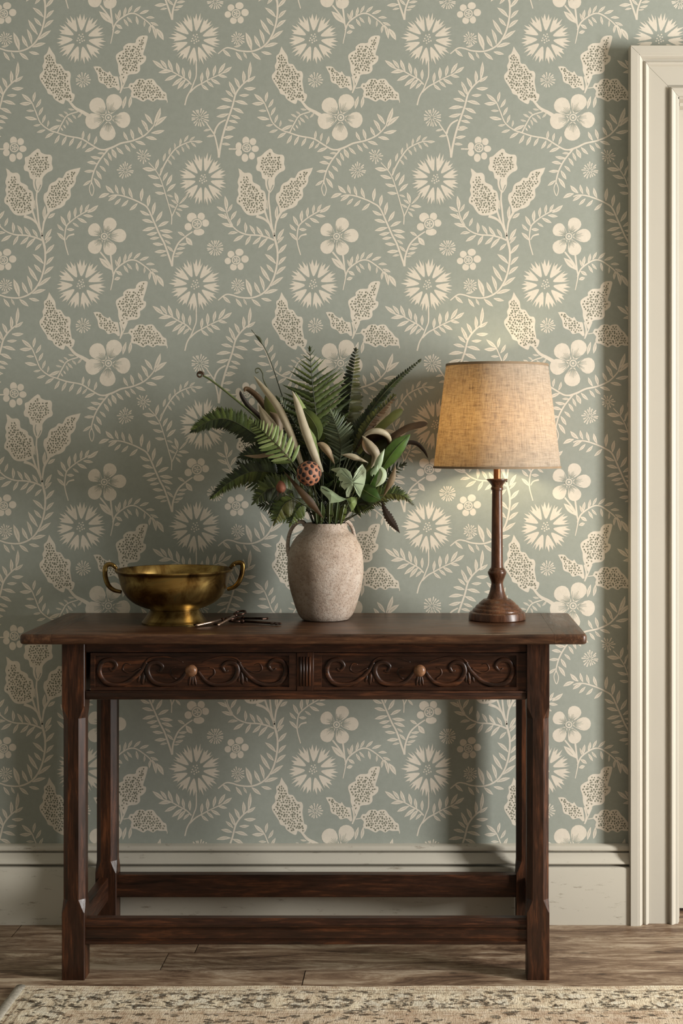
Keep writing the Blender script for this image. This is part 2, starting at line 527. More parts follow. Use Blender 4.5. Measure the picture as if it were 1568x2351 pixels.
wall_back = tag(boxes_mesh('wall_back', [(XL, DX0 + 0.003, 0, 0.12, 0, ZC), (DX1 - 0.003, XR, 0, 0.12, 0, ZC), (DX0 + 0.003, DX1 - 0.003, 0, 0.12, DZ1 - 0.003, ZC)], M['paper']), 'sage green wall with cream floral wallpaper', kind='structure')
tag(boxes_mesh('wall_left', [(XL - 0.12, XL, YF, 0.12, 0, ZC)], M['room']), 'plain side wall to the left', kind='structure')
tag(boxes_mesh('wall_right', [(XR, XR + 0.12, WIN_Y1, 0.12, 0, ZC), (XR, XR + 0.12, YF, WIN_Y0, 0, ZC), (XR, XR + 0.12, WIN_Y0, WIN_Y1, 0, WIN_Z0), (XR, XR + 0.12, WIN_Y0, WIN_Y1, WIN_Z1, ZC)], M['room']), 'side wall with the daylight window', kind='structure')
tag(boxes_mesh('ceiling', [(XL, XR, YF, 0.12, ZC, ZC + 0.1)], M['ceiling']), 'plain off-white ceiling', kind='structure')
# window frame in the right wall
win = tag(boxes_mesh('window_1', [(XR - 0.02, XR + 0.06, WIN_Y0 - 0.08, WIN_Y0, WIN_Z0 - 0.08, WIN_Z1 + 0.08), (XR - 0.02, XR + 0.06, WIN_Y1, WIN_Y1 + 0.08, WIN_Z0 - 0.08, WIN_Z1 + 0.08), (XR - 0.02, XR + 0.06, WIN_Y0, WIN_Y1, WIN_Z1, WIN_Z1 + 0.08)], M['trim_plain']), 'cream framed sash window in the right wall', kind='structure')
box('window_sill', XR - 0.07, XR + 0.06, WIN_Y0 - 0.1, WIN_Y1 + 0.1, WIN_Z0 - 0.05, WIN_Z0, M['trim_plain'], win, 0.006)

# ------------------------------------------------------------------ floor boards
floor = tag(boxes_mesh('floor', [(XL, XR, YF, 0.12, -0.06, -0.016)], M['gap']), 'floor of weathered brown boards', kind='structure')
def plank_mesh():
    bm = bmesh.new(); bmesh.ops.create_cube(bm, size=1.0)
    bmesh.ops.translate(bm, verts=bm.verts, vec=(0, 0, -0.5))
    me = bpy.data.meshes.new('plank'); bm.to_mesh(me); bm.free()
    me.materials.append(M['plank'])
    return me
pm = plank_mesh()
PW = 0.11
edge = 3.155 - DW
known = {0: -0.277, 1: -0.604, 2: -0.544, 3: 0.9}
r0 = int(math.floor((YF - edge) / PW)); r1 = int(math.ceil((0.12 - edge) / PW))
for r in range(r0, r1):
    y0, y1 = max(YF, edge + r * PW), min(0.12, edge + (r + 1) * PW)
    if y1 - y0 < 0.015: continue
    j = known.get(r, random.uniform(-1.2, 1.2))
    cuts = [XL, XR]
    for k in range(-3, 4):
        x = j + k * 1.9
        if XL + 0.1 < x < XR - 0.1: cuts.append(x)
    cuts.sort()
    for a, b in zip(cuts, cuts[1:]):
        o = bpy.data.objects.new('plank', pm)
        o.location = ((a + b) / 2, (y0 + y1) / 2, random.uniform(-0.0012, 0))
        o.scale = (b - a - 0.0025, y1 - y0 - 0.0022, 0.016)
        link(o, floor)

# ------------------------------------------------------------------ skirting board
BASE = [(0.034, 0.0), (0.034, 0.1375), (0.0325, 0.1405), (0.029, 0.1415), (0.0150, 0.1415), (0.0150, 0.1480), (0.0310, 0.1480), (0.0325, 0.1500), (0.0310, 0.1530), (0.0265, 0.1580), (0.0225, 0.1660),
        (0.0205, 0.1730), (0.0100, 0.1735), (0.0100, 0.1775), (0.0195, 0.1775), (0.0210, 0.1800), (0.0205, 0.1845), (0.0180, 0.1885), (0.0130, 0.1910), (0.0, 0.1918)]
def skirting(name, x0, x1, label):
    V = [(x0, -p, z) for p, z in BASE] + [(x1, -p, z) for p, z in BASE]
    n = len(BASE)
    Fc = [(i, n + i, n + i + 1, i + 1) for i in range(n - 1)]
    Fc += [tuple(range(n)), tuple(n + i for i in range(n - 1, -1, -1))]
    o = mesh_obj(name, V, Fc, M['trim'])
    smooth_by_angle(o, 28)
    return tag(o, label, kind='structure')
skirting('baseboard_left', XL, CX0, 'tall moulded cream skirting board with scuffed paint')
skirting('baseboard_right', CX1, XR, 'moulded cream skirting board right of the door')

# ------------------------------------------------------------------ door casing (profile swept round three sides)
PROF = [(0.0, 0.0), (0.0, 0.039), (0.0015, 0.0405), (0.0190, 0.0405), (0.0205, 0.0395), (0.0225, 0.0400), (0.0260, 0.0380), (0.0300, 0.0320), (0.0318, 0.0265),
        (0.0355, 0.0262), (0.0372, 0.0300), (0.0400, 0.0312), (0.0440, 0.0290), (0.0465, 0.0245), (0.0480, 0.0225), (0.0930, 0.0225), (0.0945, 0.0190), (0.0985, 0.0190), (0.1000, 0.0290),
        (0.1030, 0.0315), (0.1070, 0.0305), (0.1110, 0.0260), (0.1140, 0.0240), (0.1190, 0.0235), (CW, 0.0220), (CW, 0.0)]
trim = tag(empty('trim_1', (CX0, 0, 0)), 'wide moulded cream door casing', kind='structure')
def casing(name, a, b, ina, inb):
    """a,b outer end points (x,z); ina/inb inward unit*mitre directions"""
    n = len(PROF); V = []
    for (p, d) in ((a, ina), (b, inb)):
        for (w, h) in PROF:
            V.append((p[0] + d[0] * w, -h, p[1] + d[1] * w))
    Fc = [(i, i + 1, n + i + 1, n + i) for i in range(n - 1)] + [tuple(range(n - 1, -1, -1)), tuple(n + i for i in range(n))]
    o = mesh_obj(name, V, Fc, M['trim_plain'], trim)
    smooth_by_angle(o, 25)
    return o
q = 0.0004
casing('side_casing', (CX0, 0.0), (CX0, CZ1 - q), (1, 0), (1, -1))
casing('head_casing', (CX0 + q, CZ1), (CX1 - q, CZ1), (1, -1), (-1, -1))
casing('side_casing', (CX1, CZ1 - q), (CX1, 0.0), (-1, -1), (-1, 0))
# jamb lining and stop
boxes_mesh('jamb_lining', [(DX0, DX0 + 0.004, -0.012, 0.12, 0, DZ1), (DX1 - 0.004, DX1, -0.012, 0.12, 0, DZ1), (DX0, DX1, -0.012, 0.12, DZ1 - 0.004, DZ1),
                           (DX0 + 0.004, DX0 + 0.012, 0.03, 0.068, 0, DZ1), (DX1 - 0.012, DX1 - 0.004, 0.03, 0.068, 0, DZ1), (DX0, DX1, 0.03, 0.068, DZ1 - 0.012, DZ1)], M['trim_plain'], trim)
door = tag(box('door_1', DX0 + 0.006, DX1 - 0.006, 0.070, 0.112, 0.009, DZ1 - 0.006, M['trim_plain']), 'cream painted panel door set back in its frame', kind='structure')
for (z0, z1) in ((0.24, 0.86), (1.02, 1.86)):
    for (x0, x1) in ((DX0 + 0.11, DX0 + 0.345), (DX0 + 0.415, DX0 + 0.65)):
        boxes_mesh('panel_moulding', [(x0, x1, 0.0645, 0.071, z0, z0 + 0.018), (x0, x1, 0.0645, 0.071, z1 - 0.018, z1), (x0, x0 + 0.018, 0.0645, 0.071, z0, z1), (x1 - 0.018, x1, 0.0645, 0.071, z0, z1)], M['trim_plain'], door)
o = lathe('door_knob', smooth_prof([(0.026, 0), (0.026, 0.004), (0.012, 0.008), (0.010, 0.022), (0.020, 0.030), (0.027, 0.042), (0.022, 0.054), (0.0, 0.058)], 3), (0, 0), M['brass'], None, 28)
o.parent = door; o.rotation_euler = (math.pi / 2, 0, 0); o.location = (DX1 - 0.075, 0.070, 0.98)

# ================================================================== WALLPAPER PRINT
ZM = {1: (0, 60, 5.807), 2: (260, 20, 5.6), 3: (0, 290, 5.807), 4: (260, 290, 5.6), 5: (0, 500, 5.807), 6: (260, 480, 5.6), 7: (520, 540, 9.8), 0: (0, 0, 1.0)}
def zp(z, p):
    ox, oy, s = ZM[z]
    return Vector((ox + p[0] / s, oy + p[1] / s, 0))
CREAM, SAGE, TONE, SPOT = 0, 1, 2, 3
polys = []     # (points, level, colour)
def add(pts, col=CREAM, lev=0):
    polys.append(([(p[0], p[1]) for p in pts], lev, col))
def ell(cx, cy, rx, ry=None, col=CREAM, lev=0, n=14, rot=0.0):
    ry = rx if ry is None else ry
    c, s = math.cos(rot), math.sin(rot)
    add([(cx + rx * math.cos(t) * c - ry * math.sin(t) * s, cy + rx * math.cos(t) * s + ry * math.sin(t) * c) for t in [2 * math.pi * k / n for k in range(n)]], col, lev)
def stroke(pts, w0, w1=None, col=CREAM, lev=0, n=5):
    w1 = w0 if w1 is None else w1
    P = catmull([Vector((p[0], p[1], 0)) for p in pts], n)
    L, R = [], []
    m = len(P)
    for i, p in enumerate(P):
        t = (P[min(m - 1, i + 1)] - P[max(0, i - 1)])
        t = t.normalized() if t.length > 1e-6 else Vector((1, 0, 0))
        nn = Vector((-t.y, t.x, 0)) * (w0 + (w1 - w0) * i / (m - 1)) / 2
        L.append(p + nn); R.append(p - nn)
    for i in range(m - 1):
        add([L[i], L[i + 1], R[i + 1], R[i]], col, lev)
def leaf2(b, t, w=None, bend=None, vein=True):
    b, t = Vector((b[0], b[1], 0)), Vector((t[0], t[1], 0))
    d = t - b; L = d.length
    if L < 0.5: return
    u = d / L; nn = Vector((-u.y, u.x, 0))
    w = (min(8.5, max(3.6, 0.30 * L))) if w is None else w
    bend = random.uniform(-0.06, 0.06) * L if bend is None else bend
    prof = [(0, 0.10), (0.12, 0.22), (0.3, 0.42), (0.5, 0.5), (0.68, 0.42), (0.85, 0.22), (1.0, 0.0)]
    up, dn = [], []
    for s, h in prof:
        c = b + d * s + nn * (bend * math.sin(math.pi * s))
        up.append(c + nn * h * w); dn.append(c - nn * h * w)
    add(up + dn[-2::-1])
    if vein and L > 11:
        stroke([b + d * 0.25 + nn * bend * 0.7, b + d * 0.5 + nn * bend, b + d * 0.8 + nn * bend * 0.6], 0.9, 0.5, TONE, 1, 2)
def sprig(z, stem, w0, w1, leaves):
    stroke([zp(z, p) for p in stem], w0, w1)
    for a in leaves:
        leaf2(zp(z, a[0:2]), zp(z, a[2:4]), a[4] if len(a) > 4 else None)
def leaves(z, ls):
    for a in ls:
        leaf2(zp(z, a[0:2]), zp(z, a[2:4]), a[4] if len(a) > 4 else None)

# --- arched sprig under the small five-petal flower
stroke([zp(5, p) for p in ((1475, 500), (1500, 700), (1510, 790), (1475, 965))], 4.2, 1.8)
stroke([zp(5, p) for p in ((1335, 455), (1450, 600), (1495, 700))], 3.8, 3)
leaves(5, [(1485, 690, 1320, 533, 13)])
sprig(6, [(-5, 870), (40, 770), (140, 690), (220, 655), (300, 665), (400, 730), (470, 790), (530, 870)], 3.6, 2.4,
      [(50, 740, 22, 650), (65, 735, 90, 603), (130, 690, 160, 570), (190, 650, 245, 550), (262, 642, 355, 560), (340, 658, 462, 613), (422, 710, 535, 713), (478, 770, 582, 812), (555, 850, 648, 1000, 11),
       (500, 800, 550, 985), (482, 800, 463, 910), (402, 745, 396, 830), (295, 690, 318, 802), (178, 700, 245, 778), (135, 725, 195, 822), (35, 800, 118, 852, 8), (15, 905, 92, 882, 8)])
# --- spray under the stemmed daisy
stroke([zp(2, p) for p in ((1065, 640), (1067, 850), (1040, 940), (1000, 1040), (950, 1130), (920, 1240))], 2.6, 3.2)
sprig(2, [(1005, 975), (940, 910), (830, 850), (740, 800), (640, 770)], 3.2, 2.4,
      [(650, 775, 503, 662, 9), (690, 770, 603, 657), (768, 805, 708, 652), (845, 842, 813, 690), (915, 888, 893, 752), (985, 912, 988, 777), (750, 805, 578, 822), (815, 855, 658, 927), (895, 885, 753, 997), (935, 905, 823, 1038), (985, 950, 900, 1032)])
sprig(2, [(985, 1075), (1060, 1005), (1140, 960), (1250, 900), (1380, 840), (1440, 800)], 3.4, 2.2,
      [(1132, 955, 1145, 815), (1212, 910, 1212, 752), (1287, 868, 1315, 725), (1352, 835, 1442, 695), (1400, 830, 1527, 745), (1345, 855, 1467, 882), (1250, 903, 1378, 973), (1200, 930, 1292, 1013), (1130, 968, 1227, 1048)])
# --- tall fern with the round seed head
stroke([(502, 362), (507, 331), (517, 292), (533, 246), (541.6, 215), (557, 194), (575, 180)], 5, 3.2)
T = lambda z, x, y: zp(z, (x, y))
def lf(b, t, w=None): leaf2(b, t, w)
def w1(x, y): return Vector((533 + x / 5.807, 60 + y / 5.807, 0))
for a in ((215, 715, 242, 470), (150, 765, 147, 590), (95, 830, 28, 685), (45, 925, -20, 760), (205, 745, 312, 665), (160, 830, 318, 825), (95, 922, 230, 915), (35, 1000, 212, 1047), (5, 1095, 157, 1165), (-15, 1190, 113, 1237), (-45, 1262, 80, 1293), (-75, 1345, 47, 1362)):
    lf(w1(*a[:2]), w1(*a[2:]))
leaves(2, [(1555, 1050, 1488, 932), (1540, 1135, 1443, 1048), (1530, 1192, 1383, 1158), (1512, 1265, 1322, 1285), (1485, 1350, 1323, 1388)])
leaves(4, [(1430, 45, 1568, 15), (1412, 147, 1548, 127), (1393, 228, 1508, 238)])
stroke([(475, 284), (486, 300), (493, 312), (500, 342), (502, 360)], 2.6, 4)
stroke([zp(4, (1300, 95)), zp(2, (1318, 1545)), zp(2, (1365, 1475)), zp(2, (1445, 1428))], 4.2, 3.4)
leaves(4, [(1252, 42, 1158, 62), (1298, 122, 1198, 137)])
# --- long S shaped sprig, left part
sprig(1, [(400, 985), (430, 1030), (480, 1150), (540, 1290), (650, 1380), (760, 1420), (900, 1465), (1080, 1500), (1200, 1570), (1330, 1643), (1440, 1645)], 2.4, 3.6,
      [(445, 1010, 472, 873), (478, 1085, 547, 968), (515, 1192, 577, 1077), (565, 1292, 607, 1178), (630, 1342, 646, 1253), (655, 1378, 802, 1318), (425, 1025, 258, 1032), (425, 1015, 288, 902), (455, 1130, 348, 1127), (492, 1242, 327, 1213), (542, 1312, 443, 1328), (605, 1382, 488, 1417),
       (718, 1420, 598, 1497), (792, 1450, 722, 1568), (887, 1467, 822, 1593), (985, 1490, 918, 1603)])
leaves(3, [(1087, 190, 1017, 303), (1160, 222, 1093, 298), (1268, 285, 1127, 343), (1100, 178, 1115, 57), (1180, 200, 1202, 87), (1252, 245, 1288, 128)])
sprig(1, [(765, 1420), (830, 1290), (900, 1190), (1040, 1140)], 3.0, 2.6,
      [(860, 1218, 778, 1173), (908, 1182, 846, 1138), (990, 1115, 907, 1102), (822, 1268, 742, 1248), (880, 1250, 907, 1328), (900, 1215, 973, 1288), (960, 1180, 1017, 1242), (1092, 1155, 1032, 1222), (845, 1318, 877, 1367), (812, 1350, 842, 1398)])
stroke([zp(1, p) for p in ((915, 990), (1000, 1090), (1100, 1145), (1175, 1190))], 5, 9)
# --- right part
sprig(4, [(-110, 305), (0, 265), (100, 218), (250, 185), (380, 130), (450, 75), (515, 0), (530, -40)], 4.4, 2.6,
      [(490, 85, 662, 52), (420, 140, 565, 172), (285, 195, 418, 242), (220, 212, 295, 290), (150, 235, 222, 328), (40, 270, 135, 362), (-5, 300, 38, 410), (190, 182, 132, 67), (260, 172, 222, 32), (377, 122, 317, 7), (452, 70, 405, -45)])
leaves(2, [(525, 1475, 607, 1270, 10), (505, 1485, 402, 1347), (445, 1555, 358, 1427), (533, 1512, 692, 1382, 10)])
sprig(3, [(1445, 303), (1330, 450), (1260, 580), (1225, 700), (1215, 770)], 3.6, 2.8,
      [(1402, 365, 1298, 360), (1345, 425, 1205, 402), (1292, 500, 1158, 478, 8), (1262, 595, 1118, 602, 7), (1212, 720, 1105, 793), (1440, 350, 1488, 463), (1490, 298, 1552, 428), (1385, 422, 1453, 530), (1330, 528, 1412, 608), (1283, 590, 1357, 710, 8), (1250, 690, 1342, 828)])
stroke([zp(3, p) for p in ((1222, 740), (1190, 830), (1225, 925), (1252, 840), (1222, 745))], 2.0, 2.0)
# --- arching fern and the stem of the small round flower
sprig(4, [(-60, 905), (0, 885), (100, 890), (230, 930), (350, 985), (440, 1050), (520, 1220), (600, 1400), (660, 1514), (740, 1745), (757, 1800)], 2.6, 4.4,
      [(65, 868, 28, 747), (147, 892, 113, 767), (247, 922, 203, 787), (360, 962, 380, 792), (445, 1032, 470, 877), (507, 1142, 540, 972), (547, 1225, 632, 1087), (578, 1290, 718, 1222, 8), (600, 1340, 768, 1358), (622, 1395, 767, 1443),
       (97, 928, 12, 1013), (192, 948, 102, 1033), (312, 990, 207, 1083), (470, 1142, 342, 1082), (512, 1237, 367, 1202), (540, 1302, 372, 1343), (567, 1365, 427, 1393), (592, 1430, 467, 1447)])
leaves(3, [(1455, 898, 1312, 957, 9), (1515, 890, 1407, 787, 9), (1560, 925, 1440, 998)])
leaves(6, [(642, 457, 502, 443), (682, 540, 528, 552), (692, 590, 602, 607), (662, 400, 742, 453), (692, 475, 777, 553)])
sprig(6, [(757, 737), (770, 600), (830, 450), (920, 360), (1020, 290)], 4.4, 2.8,
      [(778, 612, 852, 600), (795, 575, 902, 550), (815, 517, 927, 500), (842, 457, 952, 443), (918, 345, 827, 293, 6.5), (935, 365, 1018, 467, 12)])
# --- slim sprig with ragged seed head
sprig(4, [(455, 465), (540, 560), (600, 660), (640, 770), (680, 900), (720, 1040), (750, 1150), (748, 1262)], 2.0, 2.4,
      [(535, 562, 373, 540, 10), (592, 670, 442, 628), (640, 770, 507, 737), (662, 862, 533, 848), (640, 702, 705, 588), (683, 762, 757, 617), (693, 837, 807, 737), (690, 882, 770, 912), (745, 945, 822, 1002), (718, 1000, 802, 1047)])
sprig(4, [(750, 1165), (790, 1080), (828, 1000)], 2.6, 2.2, [(830, 990, 788, 847), (848, 1000, 967, 867, 5), (842, 1025, 977, 1037), (815, 1062, 893, 1087), (803, 1097, 867, 1168)])
sprig(4, [(600, 632), (640, 530), (720, 390), (800, 290), (900, 230), (1000, 195), (1060, 195)], 3.6, 2.2,
      [(547, 560, 582, 417), (605, 600, 645, 515), (642, 450, 672, 342), (717, 365, 737, 272), (790, 287, 786, 212), (852, 247, 867, 152), (910, 202, 967, 112), (980, 187, 1053, 132), (1040, 192, 1153, 195), (702, 430, 752, 498), (745, 370, 793, 432), (805, 300, 853, 373), (880, 260, 908, 335), (935, 222, 983, 298), (1000, 207, 1067, 268)])
# --- big stem with the three spotted leaves
stroke([zp(3, p) for p in ((490, 880), (485, 980), (497, 1090), (520, 1300), (560, 1470), (600, 1640))], 3.4, 5)
stroke([zp(3, p) for p in ((430, 1120), (470, 1240), (540, 1410))], 4.5, 3.6)
stroke([zp(3, p) for p in ((320, 1195), (430, 1240), (520, 1330))], 7, 3)
stroke([zp(3, p) for p in ((660, 1130), (595, 1250), (575, 1340), (560, 1470))], 5.5, 3)
leaves(3, [(590, 1250, 600, 1057, 8), (640, 1225, 737, 1157, 8), (470, 1110, 465, 980, 5)])
stroke([zp(5, p) for p in ((560, 250), (600, 420), (595, 620), (540, 830), (430, 990), (270, 1065), (100, 1060), (0, 1030), (-90, 1025), (-190, 1100))], 4.8, 2.6)
leaves(5, [(600, 300, 692, 143), (605, 342, 692, 247), (612, 480, 727, 353), (615, 628, 722, 517), (587, 755, 718, 647), (513, 912, 682, 787), (430, 1012, 612, 958), (388, 1075, 528, 1107), (258, 1085, 382, 1183), (150, 1080, 197, 1167), (48, 1078, 132, 1192), (-130, 1040, -20, 1140),
           (580, 612, 433, 483), (552, 728, 453, 618), (502, 845, 373, 640, 9), (422, 972, 358, 767, 8), (372, 1012, 293, 852), (255, 1050, 178, 813, 12)])
sprig(5, [(560, 300), (480, 265), (350, 235), (200, 225), (80, 180), (0, 110), (-40, 60), (-100, -60)], 4, 2.2,
      [(502, 258, 428, 147), (412, 238, 322, 112), (302, 222, 228, 97), (175, 203, 170, 57), (62, 112, 107, -2), (555, 345, 463, 440), (472, 270, 347, 407), (382, 252, 267, 357), (247, 237, 173, 368), (152, 232, 12, 317), (72, 197, -50, 213)])
leaves(4, [(1455, 1085, 1435, 892, 9), (1470, 1098, 1532, 997), (1445, 1098, 1328, 1032), (1470, 1192, 1338, 1127), (1540, 1297, 1392, 1248), (1565, 1352, 1473, 1387), (1510, 1207, 1590, 1085)])
stroke([zp(4, p) for p in ((1452, 1060), (1475, 1160), (1535, 1275))], 2.2, 2.6)
# --- small sprig
stroke([zp(5, p) for p in ((910, 497), (865, 320), (872, 170), (892, 100))], 2.4, 3.2)
sprig(3, [(885, 1330), (920, 1290), (1020, 1210), (1140, 1140), (1200, 1110)], 3.2, 2.4,
      [(925, 1275, 932, 1117), (1000, 1213, 1012, 1077), (1075, 1168, 1092, 1042), (1132, 1147, 1192, 1037), (1168, 1150, 1312, 1050, 9), (1110, 1185, 1245, 1203), (1030, 1222, 1163, 1288), (970, 1287, 1053, 1342), (890, 1372, 993, 1378, 7), (880, 1332, 808, 1192), (850, 1392, 763, 1302), (862, 1522, 757, 1417)])
stroke([zp(3, p) for p in ((880, 1512), (915, 1460), (990, 1437))], 2, 4)

# --- daisies
def daisy(cx, cy, R, n, rot, ry=1.0):
    for k in range(n):
        a = rot + 2 * math.pi * k / n
        u = Vector((math.cos(a), math.sin(a), 0)); v = Vector((-u.y, u.x, 0))
        hw = math.tan(math.pi / n) * 0.84
        r0 = 0.33 * R
        e = [random.uniform(-0.07, 0.06) for _ in range(4)]
        pts = [(r0, 0.0), (r0 * 1.15, 0.50 * hw * r0 * 1.2), (0.55 * R, 0.88 * hw * 0.55 * R), (0.76 * R, 0.98 * hw * 0.76 * R), ((0.95 + e[0]) * R, 0.86 * hw * R),
               (0.76 * R, 0.52 * hw * R), ((1.03 + e[1]) * R, 0.34 * hw * R), (0.74 * R, 0.02 * hw * R), ((1.04 + e[2]) * R, -0.36 * hw * R), (0.80 * R, -0.56 * hw * R), ((0.93 + e[3]) * R, -0.88 * hw * R),
               (0.76 * R, -0.98 * hw * 0.76 * R), (0.55 * R, -0.88 * hw * 0.55 * R), (r0 * 1.15, -0.50 * hw * r0 * 1.2)]
        P = [u * p + v * q_ for p, q_ in pts]
        add([(cx + p.x, cy + p.y * ry) for p in P])
    for k in range(11):
        a = 2.4 * k; r = 0.17 * R * math.sqrt((k + 0.5) / 11)
        ell(cx + r * math.cos(a), cy + r * math.sin(a) * 1.25, 1.9, 1.9, CREAM, 0, 6)
    for k in range(16):
        a = 2 * math.pi * k / 16; stroke([(cx + 0.21 * R * math.cos(a), cy + 0.23 * R * math.sin(a)), (cx + 0.27 * R * math.cos(a), cy + 0.30 * R * math.sin(a))], 0.9, 0.9, TONE, 0, 1)
daisy(185.5, 89, 56, 11, 0.20)
daisy(448, 90, 57, 12, 0.13)
c = zp(4, (1155, 680)); daisy(c.x, c.y, 54, 12, 0.26, 1.06)

# --- five petal flowers with hatched hearts
def fiveflower(cx, cy, tips, hw, ring):
    C = Vector((cx, cy, 0))
    for (tx, ty) in tips:
        d = Vector((tx, ty, 0)) - C; L = d.length; u = d / L; v = Vector((-u.y, u.x, 0))
        prof = [(0.12, 0.10), (0.30, 0.46), (0.50, 0.84), (0.66, 1.0), (0.80, 0.95), (0.92, 0.68), (0.98, 0.34), (1.0, 0.0)]
        up = [C + u * L * s + v * hw * h for s, h in prof]; dn = [C + u * L * s - v * hw * h for s, h in prof]
        add(up + dn[-2::-1])
        for k in range(-4, 5):
            s0 = 0.20 + 0.02 * abs(k); s1 = random.uniform(0.46, 0.68) - 0.03 * abs(k)
            a = v * hw * 0.17 * k
            stroke([C + u * L * s0 + a * 0.45, C + u * L * s1 + a], 1.7, 0.7, TONE if k % 3 == 0 else SAGE, 1, 1)
    ell(cx, cy, ring * 1.25, None, SAGE, 2, 14); ell(cx, cy, ring, None, CREAM, 3, 14); ell(cx, cy, ring * 0.68, None, SAGE, 4, 12); ell(cx, cy, ring * 0.36, None, CREAM, 5, 8)
fiveflower(249, 270, [(211, 229), (268, 217), (299, 278), (196, 282), (246, 323)], 18.5, 8.5)
fiveflower(239.4, 542.7, [(205, 520), (258.5, 501), (290, 540), (258.5, 585), (207, 579)], 15.5, 8)
# --- small round-petalled flowers
def roundflower(z, cx, cy, petals, cr):
    s = ZM[z][2]
    for p in petals:
        c_ = zp(z, p[:2]); rx = p[2] / s; ry = (p[3] if len(p) > 3 else p[2]) / s
        ell(c_.x, c_.y, rx, ry, CREAM, 0, 12)
    c_ = zp(z, (cx, cy)); r = cr / s
    ell(c_.x, c_.y, r * 1.12, None, SAGE, 1, 14); ell(c_.x, c_.y, r, None, CREAM, 2, 14); ell(c_.x, c_.y, r * 0.74, None, SAGE, 3, 12)
    for k in range(5):
        a = 2 * math.pi * k / 5; ell(c_.x + 0.42 * r * math.cos(a), c_.y + 0.42 * r * math.sin(a), 0.2 * r, None, CREAM, 4, 6)
    ell(c_.x, c_.y, 0.22 * r, None, CREAM, 4, 6)
roundflower(3, 190, 285, [(180, 192, 48, 56), (275, 205, 45, 48), (305, 300, 50, 44), (260, 395, 42, 50), (168, 420, 46, 56), (85, 352, 45, 47), (85, 267, 43, 55)], 62)
roundflower(7, 215, 560, [(100, 430, 80), (290, 385, 95, 82), (415, 537, 86, 84), (316, 700, 72, 84), (155, 717, 78), (30, 580, 75)], 100)
roundflower(6, 1075, 190, [(1010, 108, 65, 62), (1130, 95, 48, 50), (1185, 180, 48), (1100, 295, 72, 46), (965, 228, 50)], 66)
stroke([zp(3, (0, 303)), zp(3, (60, 303))], 3)
stroke([(533 - 8, 342), (533, 342)], 3)
# --- seed heads
def pompom(cx, cy, r, n=15, ragged=0.12):
    for k in range(n):
        a = 2 * math.pi * k / n + random.uniform(-0.08, 0.08)
        r1 = r * random.uniform(1 - ragged, 1 + ragged * 0.5)
        u = Vector((math.cos(a), math.sin(a)))
        stroke([(cx + u.x * r * 0.52, cy + u.y * r * 0.52), (cx + u.x * r1, cy + u.y * r1)], 1.6, 3.0, CREAM, 0, 1)
        ell(cx + u.x * r1, cy + u.y * r1, 1.55, None, CREAM, 0, 6)
    for k in range(9):
        a = 2 * math.pi * k / 9 + 0.3
        stroke([(cx + math.cos(a) * r * 0.16, cy + math.sin(a) * r * 0.16), (cx + math.cos(a) * r * 0.48, cy + math.sin(a) * r * 0.48)], 1.3, 2.2, CREAM, 0, 1)
pompom(190, 184, 16.5); pompom(287.7, 391, 17.5, 16, 0.2); pompom(328.7, 358.8, 15, 12, 0.25); pompom(458.5, 270, 20, 18, 0.15); pompom(494, 569.5, 17.5, 18, 0.08); pompom(546, 655, 15, 14, 0.2)
leaves(7, [(330, 1265, 160, 1310, 5)])
# --- spotted leaves
def inside(p, poly):
    x, y = p; r = False; n = len(poly)
    for i in range(n):
        x1, y1 = poly[i]; x2, y2 = poly[(i + 1) % n]
        if (y1 > y) != (y2 > y) and x < (x2 - x1) * (y - y1) / (y2 - y1) + x1: r = not r
    return r
def edge_dist(p, poly):
    best = 1e9; P = Vector(p)
    for i in range(len(poly)):
        a = Vector(poly[i]); b = Vector(poly[(i + 1) % len(poly)]); d = b - a
        t = max(0, min(1, (P - a).dot(d) / max(1e-9, d.length_squared)))
        best = min(best, (a + d * t - P).length)
    return best
def spotted(pts, margin=5.0, step=6.1, clip=None):
    P = catmull([Vector((p[0], p[1], 0)) for p in pts] + [Vector((pts[0][0], pts[0][1], 0))], 3)[:-1]
    poly = [(p.x, p.y) for p in P]
    add(poly)
    x0 = min(p[0] for p in poly); x1 = max(p[0] for p in poly); y0 = min(p[1] for p in poly); y1 = max(p[1] for p in poly)
    y = y0; row = 0
    while y < y1:
        x = x0 + (step / 2 if row % 2 else 0)
        while x < x1:
            p = (x + random.uniform(-1.7, 1.7), y + random.uniform(-1.4, 1.4))
            if inside(p, poly) and edge_dist(p, poly) > margin and (clip is None or clip(p)):
                k = random.random()
                ell(p[0], p[1], random.uniform(1.2, 2.1), random.uniform(1.7, 2.9), SPOT, 1, 7, random.uniform(-0.5, 0.5))
                if k < 0.5:
                    stroke([(p[0] + 2.6, p[1] - 1.6), (p[0] + 3.2, p[1] + 1.6)], 0.8, 0.6, TONE, 1, 1)
            x += step
        y += step * 0.87; row += 1
spotted([zp(1, p) for p in ((655, 270), (690, 330), (735, 400), (750, 495), (810, 510), (865, 590), (920, 600), (943, 650), (935, 740), (950, 840), (960, 890), (995, 910), (990, 960), (960, 1010), (900, 1000), (870, 985), (845, 1040), (760, 1000), (715, 960), (700, 925), (640, 900), (620, 850), (560, 760), (530, 700), (530, 650), (575, 590), (565, 530), (590, 470), (585, 400), (625, 360))], 4.2)
spotted([zp(2, p) for p in ((375, 345), (440, 350), (435, 410), (410, 500), (385, 590), (420, 610), (415, 670), (370, 715), (345, 730), (345, 790), (300, 835), (200, 850), (165, 900), (130, 960), (105, 900), (85, 860), (65, 800), (60, 720), (35, 640), (40, 590), (90, 550), (130, 530), (130, 490), (190, 445), (280, 440), (295, 400), (330, 360))], 5.5)
stroke([zp(2, p) for p in ((180, 870), (125, 1000), (85, 1085))], 3, 3); stroke([zp(2, p) for p in ((85, 870), (108, 980), (90, 1080))], 4, 3)
